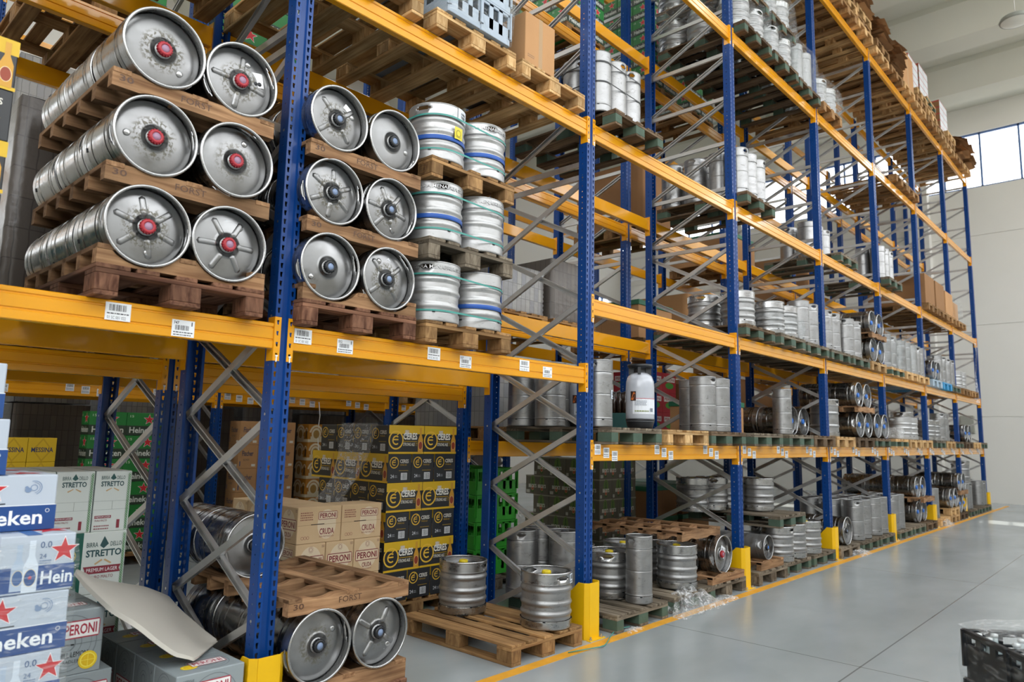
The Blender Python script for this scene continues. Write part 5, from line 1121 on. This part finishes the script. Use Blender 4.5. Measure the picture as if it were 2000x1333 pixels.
z3 = pal('BC', 3, 3.36, 'dark', True, -.45, detail=True)
for i, y in enumerate((3.0, 3.245, 3.49)):
    standing(-.07, y, z3, 'slim', (1.9, .4, 2.9)[i], 'narrow tall keg, %s of three strapped together on the third shelf, second bay' % ('left', 'middle', 'right')[i], 'kegs on third shelf'); standing(-.33, y, z3, 'slim', .9*i, 'narrow tall keg behind the %s of the three strapped kegs, third shelf' % ('left', 'middle', 'right')[i], 'kegs on third shelf')
BSTR = mat('black_strap', '2a2b2d', .5); STRAP_, STRAP = STRAP, BSTR
P6 = [(-.07, 3.0), (-.07, 3.49), (-.33, 3.0), (-.33, 3.49)]
strap_ring(P6, .120, z3+.28, 'lower black strap round the three narrow kegs, third shelf'); strap_ring(P6, .120, z3+.47, 'upper black strap round the three narrow kegs, third shelf'); STRAP = STRAP_
z3 = pal('CD', 3, 6.06, 'dark', True, -.47); kegs('CD', 3, z3, 'f_slim', grid(6.06, .118, 2, 3, .07, .01)); kegs('CD', 3, z3, 'f_tall', [(-.62, 5.84), (-.62, 6.2), (-.95, 5.85), (-.95, 6.2)])
z3 = pal('DE', 3, 9.5, 'grey', True, -.55); kegs('DE', 3, z3, 'f_tall', [(-.5, 9.25), (-.5, 9.56), (-.5, 9.87), (-.85, 9.4)])
z3 = pal('EF', 3, 11.66, 'grey', True, -.45); kegs('EF', 3, z3, 'f_slim', grid(11.64, .118, 2, 3, .06, .015))
z3 = pal('FG', 3, 14.6, 'mid'); lidbox('FG', 3, 14.6, z3, 1.1, .78, .62, -.5, ' left', False, CARDD); z3 = pal('FG', 3, 15.5, 'mid'); lidbox('FG', 3, 15.5, z3, 1.1, .78, .62, -.5, ' middle', False, CARDD); z3 = pal('FG', 3, 16.35, 'mid'); lidbox('FG', 3, 16.35, z3, 1.1, .7, .55, -.5, ' right', False)
DKB = mat('dark_sacking', '2b2d33', .6, 0, .2)
z3 = pal('GH', 3, 17.4, 'mid'); lidbox('GH', 3, 17.4, z3, .9, .75, .5, -.5, ' wrapped', False); wrap('GH', 3, 17.4, z3, z3+.55, .03, -1.0, .4)
# ---- fourth shelf
for k, y in enumerate((6.12, 7.02)):
    z4 = pal('CD', 4, y, 'dark', True, -.48); kegs('CD', 4, z4, 'f_stout', grid(y, .197, 3, 2, .08, .02), ' lower tier of pallet %d' % (k+1)); z5 = pal('CD', 4, y, 'dark', True, -.5, .146+.413, ' between keg tiers'); kegs('CD', 4, z5, 'f_stout', grid(y, .197, 3, 2, .07, .02), ' upper tier of pallet %d' % (k+1)); wrap('CD', 4, y, z4, z5+.42, .10, -1.1, .42, ' on pallet %d' % (k+1))
z4 = pal('CD', 4, 7.92, 'dark', True); kegs('CD', 4, z4, 'f_tall', grid(7.9, .14, 2, 2, .06, .05), ' on the right pallet'); wrap('CD', 4, 7.92, z4, z4+.6, .085, -.6, .36, ' on the right pallet')
z4 = pal('DE', 4, 8.85, 'mid', False); kegs('DE', 4, z4, 'f_stout', grid(8.85, .197, 2, 2, .07, .01)); wrap('DE', 4, 8.85, z4, z4+.42, .10, -.8, .42)
for b, ys in (('DE', (9.8, 10.66)), ('EF', (11.75, 12.65, 13.5))):
    for y in ys:
        if y > 12: pal(b, 4, y, 'mid')
# ---- top shelf: pallets, flattened card and cartons high up
def card_bundle(b, l, y, z, h, seed, label, x=-.45, hw=.36):
    R = random.Random(seed); n = 26; r = empty('flattened_carton_bundle', (x, y, z)); tag(r, label, 'flat cartons', 'flattened cartons')
    for k in range(n):
        a, bb = R.uniform(.46, .60), R.uniform(.28, hw); zz = .02+h*k/n; tw = R.uniform(-.12, .12); ti = R.uniform(-.05, .05); mb = MB(); dr = R.uniform(.02, .10)
        def f(u, v): return ((u-.5)*2*a, (v-.5)*2*bb, .006+zz-dr*(abs(u-.5)*2)**3*min(1, zz*3)+.012*math.sin(5*v+seed+k))
        mb.grid(f, 8, 4, (CARD, CARDD)[k % 2]); mb.grid(lambda u, v: Vector(f(u, v))+Vector((0, 0, -.004)), 8, 4, (CARD, CARDD)[k % 2])
        o = obj('flat_carton', mb, r); o.rotation_euler = (0, ti*.5, tw); o.location = (R.uniform(-.04, .05), R.uniform(-.04, .04), 0)
TS = {'BC': (3.5, 4.4, 5.15), 'CD': (6.1, 7.0, 7.9), 'DE': (8.9, 9.8, 10.65), 'EF': (11.75, 12.65, 13.5), 'FG': (14.55, 15.45, 16.3), 'GH': (17.35, 18.25, 19.1)}
PILES = {('CD', 1): 3, ('CD', 2): 4, ('DE', 0): 4, ('DE', 1): 3, ('EF', 0): 2, ('FG', 0): 3, ('FG', 1): 4, ('FG', 2): 2, ('GH', 0): 3, ('DE', 2): 3}
for b, ys in TS.items():
    for k, y in enumerate(ys):
        for q in range(PILES.get((b, k), 1)): zt = pal(b, 5, y, ('light', 'mid')[(q+k) % 2], q == 3, -.50+.015*((q*7+k) % 3), .1455*q, (', layer %d of a pile' % (q+1)) if (b, k) in PILES else '')
        if (b, k) in (('DE', 1), ('DE', 2), ('EF', 0), ('CD', 2), ('EF', 1)): card_bundle(b, 5, y, zt, .50, 3+k, 'slumped heap of flattened cartons on the top shelf, %s pallet, %s' % (SQ[k], BN[b]), -.40)
        if (b, k) == ('EF', 2): carton('shipping_carton', 1.1, .80, .74, CARD, {'+x': [('r', .36, 0, .05, .74, 'a5845c')], '-y': [('r', .5, 0, .05, .74, 'a5845c')]}, (-.44, y, zt), 'big plain brown carton high on the top shelf, fifth bay', 'box', 'large brown cartons')
        if (b, k) in (('FG', 0), ('FG', 1), ('GH', 0)):
            for rr in range(5):
                for cc in range(2): carton('bottle_tray', .8, .38, .165, CARDD, {'+x': [('r', 0, 0, .38, .15, 'cfd3d8'), ('r', 0, .15, .38, .015, 'b23a3a')], '-y': [('r', 0, .13, .8, .025, 'b23a3a')]}, (-.42, y-.195+.39*cc, zt+.166*rr), 'wrapped tray with red edging, row %d, %s, %s pallet, top shelf, %s' % (rr+1, ('left', 'right')[cc], SQ[k], BN[b]), 'tray', 'trays with red edging', key='redtray')
        if (b, k) in (('GH', 1), ('GH', 2)): card_bundle(b, 5, y, zt, .5, 13+k, 'loose flattened cartons on the top shelf by the end wall, %s heap' % SQ[k], -.32)

# ================================================================== back row and the rack beyond
GRC = crate('green_crate', .40, .30, .27, mat('bright_green_crate', '3fae3a', .4, 0, .08), 'gr')
pallet(-2.3, 3.55, 0, 'grey', 'pallet on the floor under the bright green bottle crates, back row', 'floor pallets of the back row')
for lv in range(4):
    for i in range(2):
        for j in range(2): place(GRC, (-1.95-.405*j, 3.4+.31*i, .1455+.272*lv), 'bright green bottle crate, layer %d, %s %s, back row behind the second frame' % (lv+1, ('left', 'right')[i], ('front', 'back')[j]), 'crate', 'green bottle crates')
kill(GRC)
def tile(s, w_, h, c, fg, extra=()): return [('t', s, w_*.14, h*.34, w_*.72, h*.2, fg, .02)]+list(extra)
def becks(w_, h):
    L = [('r', 0, h*.93, w_, h*.07, '8f8c7c')]
    for q in ((.3, .7) if w_ > .3 else (.5,)): L += [('d', w_*q, h*.62, w_*.10 if w_ > .3 else w_*.2, h*.36, '5f7a3c')]+bottle(w_*q, h*.10, h*.78, '3f5a2a', 'b0553a')+[('t', "BECK'S", w_*q-.065, h*.34, .13, h*.19, 'd9d8cf', .03)]
    return L+[('r', w_*.04, h*.06, w_*.14, h*.16, 'b7b8ae')]
pallet(-2.06, 5.40, 0, 'mid', 'wooden pallet under the wrapped cartons with green bottle print, back row', 'floor pallets of the back row')
block(-1.475, 5.02, .1455, [2, 3, 2, 3, 2], .388, .258, .235, CBRN, becks, becks, 'beer_carton', 'dark carton with green bottle print', 'dark green-bottle cartons', 'becks', .78, 1.2)
def heig(w_, h): return [('r', 0, h*.0, w_, h*.42, '2b3a2c'), ('s', w_*.62, h*.70, h*.26, 'e8ece8'), ('s', w_*.62, h*.70, h*.23, 'c8242c'), ('t', 'Heineken', w_*.08, h*.10, w_*.84, h*.26, 'd5dbd2', .02), ('t', '15', w_*.08, h*.78, w_*.10, h*.10, 'cfe0c8')]
def stack(x0, yc, z0, nx, ny, rows, L, W, H, mtl, ff, nm, what, grp, key, pt='mid', where='', palz=None):
    if palz is not None: pallet(x0-.6, yc, palz, pt, 'pallet under the %ss%s' % (what, where), 'pallets of the back row')
    for r in range(rows):
        for j in range(ny):
            for i in range(nx):
                if i > 0 and j > 0 and r < rows-1: continue
                carton(nm, W-.004, L-.004, H-.002, mtl, {'+x': ff(L, H), '-y': ff(W, H)} if ff else {}, (x0-W*(i+.5), yc+(j-(ny-1)/2)*L, z0+H*r), '%s, row %d, %s%s%s' % (what, r+1, ('left', 'second', 'third', 'fourth')[j], ('', ' behind', ' deep', ' back')[i], where), 'box', grp, key=key)
def moretti(w_, h): return [('r', 0, 0, w_, h*.16, 'cfc3a6'), ('d', w_*.3, h*.46, .075, .085, 'd9cdb0'), ('r', w_*.3-.09, h*.16, .18, h*.16, 'cfc3a6'), ('d', w_*.3, h*.44, .05, .06, '9c7a3c'), ('o', w_*.3, h*.42, .115, .135, .028, 'd9cdb0', .25, 2.9), ('r', w_*.76, h*.2, .028, h*.42, '1e1712'), ('o', w_*.80, h*.6, .035, .05, .014, 'd9cdb0', 0, 3.14)]
def fischer(w_, h): return [('t', 'Fischer', w_*.18, h*.52, w_*.58, h*.22, '3c3f55', .02), ('t', 'BLONDE', w_*.26, h*.32, w_*.3, h*.08, '5b4a40'), ('r', w_*.06, h*.1, w_*.05, h*.2, '3c4a70'), ('r', w_*.68, h*.08, w_*.2, h*.1, 'd8d3c8')]
def messina(w_, h): return [('p', [(w_*.5, h), (w_*.85, h*.5), (w_*.5, 0), (w_*.15, h*.5)], 'c79f16'), ('p', [(w_*.5, h*.9), (w_*.78, h*.5), (w_*.5, h*.1), (w_*.22, h*.5)], 'd9b31c'), ('t', 'MESSINA', w_*.12, h*.40, w_*.76, h*.2, '22305c', .02)]
def messblue(w_, h): return [('r', 0, h*.35, w_, h*.35, '1f4fa0'), ('d', w_*.5, h*.5, .05, .05, 'd9b31c')]
def perred(w_, h): return [('r', w_*.1, h*.55, w_*.8, h*.24, 'e8e6e4'), ('t', 'PERONI', w_*.15, h*.6, w_*.7, h*.14, 'a3283c', .02), ('d', w_*.5, h*.36, w_*.3, h*.16, '4c9c3c')]
stack(-1.50, 6.5, top(1)+.1465, 2, 2, 3, .36, .28, .27, CRED, perred, 'beer_carton', 'red carton with white band', 'red beer cartons', 'perred', 'mid', ', back row, lowest shelf', top(1)+.001)
for k, (yc, zl) in enumerate(((4.75, 4), (5.6+.0, 4), (6.6, 4), (7.75, 4))):
    if k == 1: continue
    stack(-1.52, yc, LV[zl]+.2165, 3, 2, 6, .38, .27, .24, CGRN, heig, 'beer_carton', 'green carton with red star', 'green beer cartons high in the back row', 'heig', 'mid', ', fourth back shelf, %s stack' % SQ[k], LV[zl]+.071)
stack(-1.52, .55, LV[3]+.2165, 2, 2, 4, .38, .27, .24, CGRN, heig, 'beer_carton', 'green carton with red star', 'green beer cartons high in the back row', 'heig', 'mid', ', third back shelf, nearest bay', LV[3]+.071)
stack(-1.52, -.6, LV[3]+.2165, 2, 2, 4, .38, .27, .24, CGRN, heig, 'beer_carton', 'green carton with red star', 'green beer cartons high in the back row', 'heig', 'mid', ', third back shelf, leftmost bay', LV[3]+.071)
# cartons by the left edge, low shelf
pallet(-.5, -1.755, 2.153, 'mid', 'pallet under the black cartons at the left edge, low shelf', 'shelf pallets')
block(.05, -2.13, 2.2985, [3, 2, 3, 2], .396, .264, .222, CBLK, ceres_long, ceres_end, 'beer_carton', 'black carton at the left edge', 'black cartons at the left edge', 'ceres2', .79, .8)
def packmat(name, c1, c2, mortar, bw=.2, bh=.12):
    m = mat(name, c1, .28, 0, .25, 9, .3, 18); n = m.node_tree.nodes; L = m.node_tree.links; b = n['Principled BSDF']
    t = n.new('ShaderNodeTexCoord'); s = n.new('ShaderNodeSeparateXYZ'); L.new(t.outputs['Object'], s.inputs[0])
    a = n.new('ShaderNodeMath'); a.operation = 'ADD'; L.new(s.outputs['X'], a.inputs[0]); L.new(s.outputs['Y'], a.inputs[1])
    c = n.new('ShaderNodeCombineXYZ'); L.new(a.outputs[0], c.inputs[0]); L.new(s.outputs['Z'], c.inputs[1])
    k = n.new('ShaderNodeTexBrick'); L.new(c.outputs[0], k.inputs['Vector']); k.inputs['Scale'].default_value = 1; k.inputs['Brick Width'].default_value = bw; k.inputs['Row Height'].default_value = bh; k.inputs['Mortar Size'].default_value = .004; k.offset = 0
    k.inputs['Color1'].default_value = lin(c1); k.inputs['Color2'].default_value = lin(c2); k.inputs['Mortar'].default_value = lin(mortar); L.new(k.outputs['Color'], b.inputs['Base Color']); return m
WRAPD = packmat('dark_shrink_wrap', '5e5853', '6a625b', '4e4843', .075, .19)
def wrapped(x, y, z, dx, dy, dz, label, m=None, palz=None):
    mb = MB(); R = random.Random(label)
    def f(u, v):
        per = [(-dx/2, -dy/2), (dx/2, -dy/2), (dx/2, dy/2), (-dx/2, dy/2), (-dx/2, -dy/2)]; q = u*4; i = min(3, int(q)); t = q-i; px = per[i][0]+(per[i+1][0]-per[i][0])*t; py = per[i][1]+(per[i+1][1]-per[i][1])*t
        k = 1+.006*math.sin(60*v+11*u)+.008*math.sin(33*u); return (px*k, py*k, dz*v)
    mb.grid(f, 48, 20, m or WRAPD); mb.grid(lambda u, v: ((u-.5)*dx, (v-.5)*dy, dz+.015*math.sin(9*u)*math.sin(8*v)), 10, 10, m or WRAPD); mb.box(-dx/2+.01, -dy/2+.01, 0, dx/2-.01, dy/2-.01, dz-.03, m or WRAPD)
    if palz is not None: pallet(x, y, palz, 'mid', 'pallet under the %s' % label, 'pallets of the back row')
    tag(obj('wrapped_load', mb, None, (x, y, z)), label, 'wrapped load', 'shrink-wrapped loads')
za = 1.965+.07
for y, b, h in ((-.62, 'left', 1.4), (.5, 'middle', 1.1)):
    wrapped(-2.06, y, za+.1465, 1.15, .78, h, 'dark shrink-wrapped load on the low shelf of the back row, %s' % b, None, za+.001)
stack(-1.5, -1.6, za+.1465, 2, 4, 2, .2, .2, .24, CTEAL, lambda w_, h: [('r', w_*.1, h*.1, w_*.8, h*.5, '5d8084'), ('r', 0, h*.75, w_, h*.25, 'cfc9a4')], 'gift_carton', 'small teal and cream carton', 'teal cartons in the back row', 'teal', 'mid', ', low shelf, left edge', za+.001)
WRAPG = packmat('pale_shrink_wrap', '85868a', 'a3a19c', '747372', .07, .15)
for i, (y, l, h, m, n) in enumerate(((3.6, 2, .5, WRAPG, 'pale'), (4.5, 2, .7, WRAPD, 'dark'), (7.6, 2, .8, CARD, 'brown'), (6.4, 3, .9, CARDD, 'brown'), (9.0, 1, .9, CARD, 'brown'), (9.9, 2, 1.0, CARD, 'brown'), (7.5, 1, .7, CARDD, 'brown'), (12.2, 1, .8, CARD, 'brown'), (12.4, 2, .9, CARD, 'brown'), (3.5, 1, .7, WRAPG, 'pale'), (4.4, 1, .6, WRAPD, 'dark'), (12.4, 3, .8, CARDD, 'brown'), (15.2, 2, .7, CARD, 'brown'))):
    bn = ('second', 'third', 'fourth', 'fifth', 'sixth', 'last')[int((y-2.8)/2.8)]
    wrapped(-2.06, y, LV[l]+.2165, 1.1, .76, h, '%s wrapped load, back row, %s, %s bay, %s part' % (n, LN[l], bn, ('left', 'middle', 'right')[min(2, int(((y-2.8) % 2.8)/.94))]), m, LV[l]+.071)
for i, (y, c, n) in enumerate(((6.5, True, 'left'), (7.4, True, 'right'))):
    pallet(-2.06, y, 0, 'mid', 'pallet under the %s green-lidded cartons, back row floor' % n, 'floor pallets of the back row')
    for q in range(2):
        cc = carton('shipping_carton', 1.1, .76, .40, CARDD, {'+x': [('r', .37, 0, .004, .40, '5c452f')]}, (-2.06, y, .1455+.409*q), '%s brown carton with green lid, %s, back row floor, third bay' % (n, ('lower', 'upper')[q]), 'box', 'green-lidded cartons')
        mb = MB(); mb.box(-.56, -.39, .345, .56, .39, .405, mat('green_lid', '2a6a4c', .5), bev=.004); obj('lid', mb, cc)
# rack beyond the hidden aisle
z3r = .1455
for y in (.05, 1.15, 2.95, 3.95, 5.75, 6.7): pallet(X3-.52, y, 0, 'mid', 'floor pallet of the rack beyond the hidden aisle, %.0f from the left' % ((.05, 1.15, 2.95, 3.95, 5.75, 6.7).index(y)+1), 'floor pallets beyond the hidden aisle')
stack(X3+.04, 1.15, z3r, 1, 2, 6, .40, .27, .268, CGRN, heig, 'beer_carton', 'green carton with red star beyond the aisle', 'green beer cartons beyond the hidden aisle', 'heig2')
stack(X3+.04, .05, z3r, 1, 3, 5, .27, .27, .26, CYEL, messina, 'beer_carton', 'yellow diamond carton', 'yellow cartons beyond the hidden aisle', 'mess')
stack(X3+.04, -1.01, z3r, 1, 3, 5, .27, .27, .26, CYEL, messblue, 'beer_carton', 'yellow carton with blue band', 'yellow cartons beyond the hidden aisle', 'messb')
stack(X3+.05, 2.95, z3r, 1, 3, 5, .27, .30, .31, CARD, fischer, 'beer_carton', 'brown carton with script lettering', 'brown cartons beyond the hidden aisle', 'fisch')
stack(X3+.05, 3.98, z3r, 1, 2, 6, .42, .30, .256, COCH, moretti, 'beer_carton', 'ochre carton with arched emblem', 'ochre cartons beyond the hidden aisle', 'mor')
stack(X3+.05, 5.75, z3r, 1, 2, 5, .42, .30, .256, COCH, moretti, 'beer_carton', 'ochre carton with arched emblem, right block', 'ochre cartons beyond the hidden aisle', 'mor')
carton('beer_carton', .4, .3, .5, CARD, {'+x': [('t', 'MORETTI', .03, .36, .24, .07, '8a4a2a', .02), ('o', .15, .25, .10, .12, .008, '8a4a2a'), ('r', .12, .05, .06, .14, '2a1d14')]}, (-4.9, -.05, 0), 'brown carton with red ring lettering behind the white cartons', 'box')
PLP = mat('teal_plastic_pallet', '1f6f8a', .45, 0, .08)
for k, y in enumerate((-.98, .05, .95, 2.75, 3.65, 4.5, 5.6, 6.5, 7.3)):
    pallet(X3-.52, y, 2.056, 'light', 'pale pallet on the low shelf beyond the hidden aisle, %s from the left' % ('first', 'second', 'third', 'fourth', 'fifth', 'sixth', 'seventh', 'eighth', 'ninth')[k], 'pallets beyond the hidden aisle')
    wrapped(X3-.54, y, 2.2015, 1.1, .76, (1.2, .9, 1.3, 1.0, 1.3, .8, 1.2, 1.0, .9)[k], 'wrapped bottle load beyond the hidden aisle, low shelf, %s from the left' % ('first', 'second', 'third', 'fourth', 'fifth', 'sixth', 'seventh', 'eighth', 'ninth')[k], (WRAPD, WRAPG, CARDD)[k % 3])
for k, y in enumerate((.10, 1.0, 3.2, 4.4, 6.4)):
    pallet(X3-.52, y, 4.321, 'mid', 'pallet on the upper shelf beyond the hidden aisle, %s from the left' % SQ[k], 'pallets beyond the hidden aisle')
    wrapped(X3-.54, y, 4.4665, 1.1, .76, (1.2, 1.0, 1.3, .9, 1.1)[k], 'wrapped load beyond the hidden aisle, upper shelf, %s from the left' % SQ[k], (WRAPG, WRAPD)[k % 2])
# film hanging off the black cartons
def fd(u, v):
    a = Vector((-1.60, 1.862, 1.66)).lerp(Vector((-2.15, 1.862, 1.66)), u); b = Vector((-1.47, 1.45, 1.0)).lerp(Vector((-1.9, 1.50, 1.0)), u)
    p = a.lerp(b, v); p.y += .05*math.sin(PI*v)*(.5+.5*math.sin(14*u))-.02*v; p.x += .03*math.sin(11*u+6*v)*v; p.z += -.06*math.sin(PI*v); return p
mb = MB(); mb.grid(fd, 34, 30, FILM)
tag(obj('film_drape', mb), 'loose clear film hanging from the black cartons down onto the kraft cartons', 'plastic film')
# ceiling lamp
lr = empty('ceiling_lamp', (1.86, 14.4, 10.0)); tag(lr, 'round grey hanging lamp near the roof at the top right', 'lamp')
mb = MB(); mb.lathe([(.0001, .16), (.06, .16), (.09, .12), (.25, .06), (.28, .0), (.27, -.03), (.0001, -.03)], mat('lamp_housing', '8f938c', .5), 40); obj('housing', mb, lr)
mb = MB(); mb.lathe([(.0001, -.055), (.2, -.05), (.25, -.03)], mat('lamp_lens', 'd8dad2', .3), 40); obj('lens', mb, lr); mb = MB(); mb.tube([(0, 0, .15), (0, 0, 1.0)], .006, BOLT); obj('cable', mb, lr)

for k, y in enumerate((-2.2, -1.2, -.2, .8, 1.8, 2.8, 3.8, 4.8, 5.8, 6.8, 7.8, 8.8)):
    wrapped(-7.6, y, 0, 1.1, .86, (1.7, 1.9, 1.6, 1.85)[k % 4], 'dark stretch-wrapped bottle load on the floor far behind, %s from the left' % ('first', 'second', 'third', 'fourth', 'fifth', 'sixth', 'seventh', 'eighth', 'ninth', 'tenth', 'eleventh', 'twelfth')[k], WRAPD)
    wrapped(-7.6, y, 2.2 if False else (1.7, 1.9, 1.6, 1.85)[k % 4]+.02, 1.1, .84, (1.0, .8, 1.1, .9)[k % 4], 'wrapped load stacked on the dark load far behind, %s from the left' % ('first', 'second', 'third', 'fourth', 'fifth', 'sixth', 'seventh', 'eighth', 'ninth', 'tenth', 'eleventh', 'twelfth')[k], WRAPG)
for k, (y, l) in enumerate(((6.35, 2), (9.1, 3))):
    pallet(-2.06, y, LV[l]+.071, 'mid', 'pallet under the %s large green-lidded carton of the back row' % ('first', 'second')[k], 'pallets of the back row')
    cc = carton('shipping_carton', 1.1, .95 if k else .85, .5, CARD, {'+x': [('r', .4, 0, .004, .45, '7a5a3c')], '-y': [('r', .5, 0, .004, .45, '7a5a3c')]}, (-2.06, y, LV[l]+.2175), '%s large brown carton with green lid in the back row' % ('first', 'second')[k], 'box', 'large brown cartons')
    mb = MB(); w_ = (.95 if k else .85)/2+.012; mb.box(-.562, -w_, .44, .562, w_, .508, mat('green_lid', '2a6a4c', .5), bev=.004); obj('lid', mb, cc)

mb = MB(); mb.box(-.95, YE-.14, 1.95, -.62, YE, 2.45, mat('grey_panel_box', '9c9c92', .5), bev=.01); tag(obj('electric_box', mb), 'small grey electric box mounted on the end wall behind the last blue post', 'electric box')
mb = MB(); mb.tube([(X3+.02, 3.72, 2.0), (X3+.05, 3.73, 1.8), (X3+.04, 3.71, 1.55), (X3+.055, 3.74, 1.3), (X3+.05, 3.70, 1.12)], .006, WHITE); tag(obj('hanging_cord', mb), 'thin white cord hanging from the labelled beam beyond the hidden aisle', 'cord')
mb = MB(); mb.grid(lambda u, v: (.045+.03*math.sin(5*v+3*u), 18.95+.18*u*(1-.5*v)+.04*math.sin(7*v), 4.15-1.5*v), 6, 24, FILM3); tag(obj('film_strip', mb), 'torn strip of white film hanging near the last blue post', 'plastic film')
# ------------------------------------------------------------------ clear the pattern pieces everything was copied from
for o in list(KM.values())+list(PAL.values())+list(CRD.values())+list(CART.values())+PROTOS: kill(o)
for o in scene.objects:
    if o.type in ('MESH', 'EMPTY') and o.parent is None and 'label' not in o and o.get('kind') != 'structure': print('UNTAGGED', o.name)
for o in scene.objects:
    if 'label' in o and (len(str(o['label']).replace(',', '').split()) > 16 or len(str(o['label']).split()) < 4): print('LABEL', o.name, o['label'])
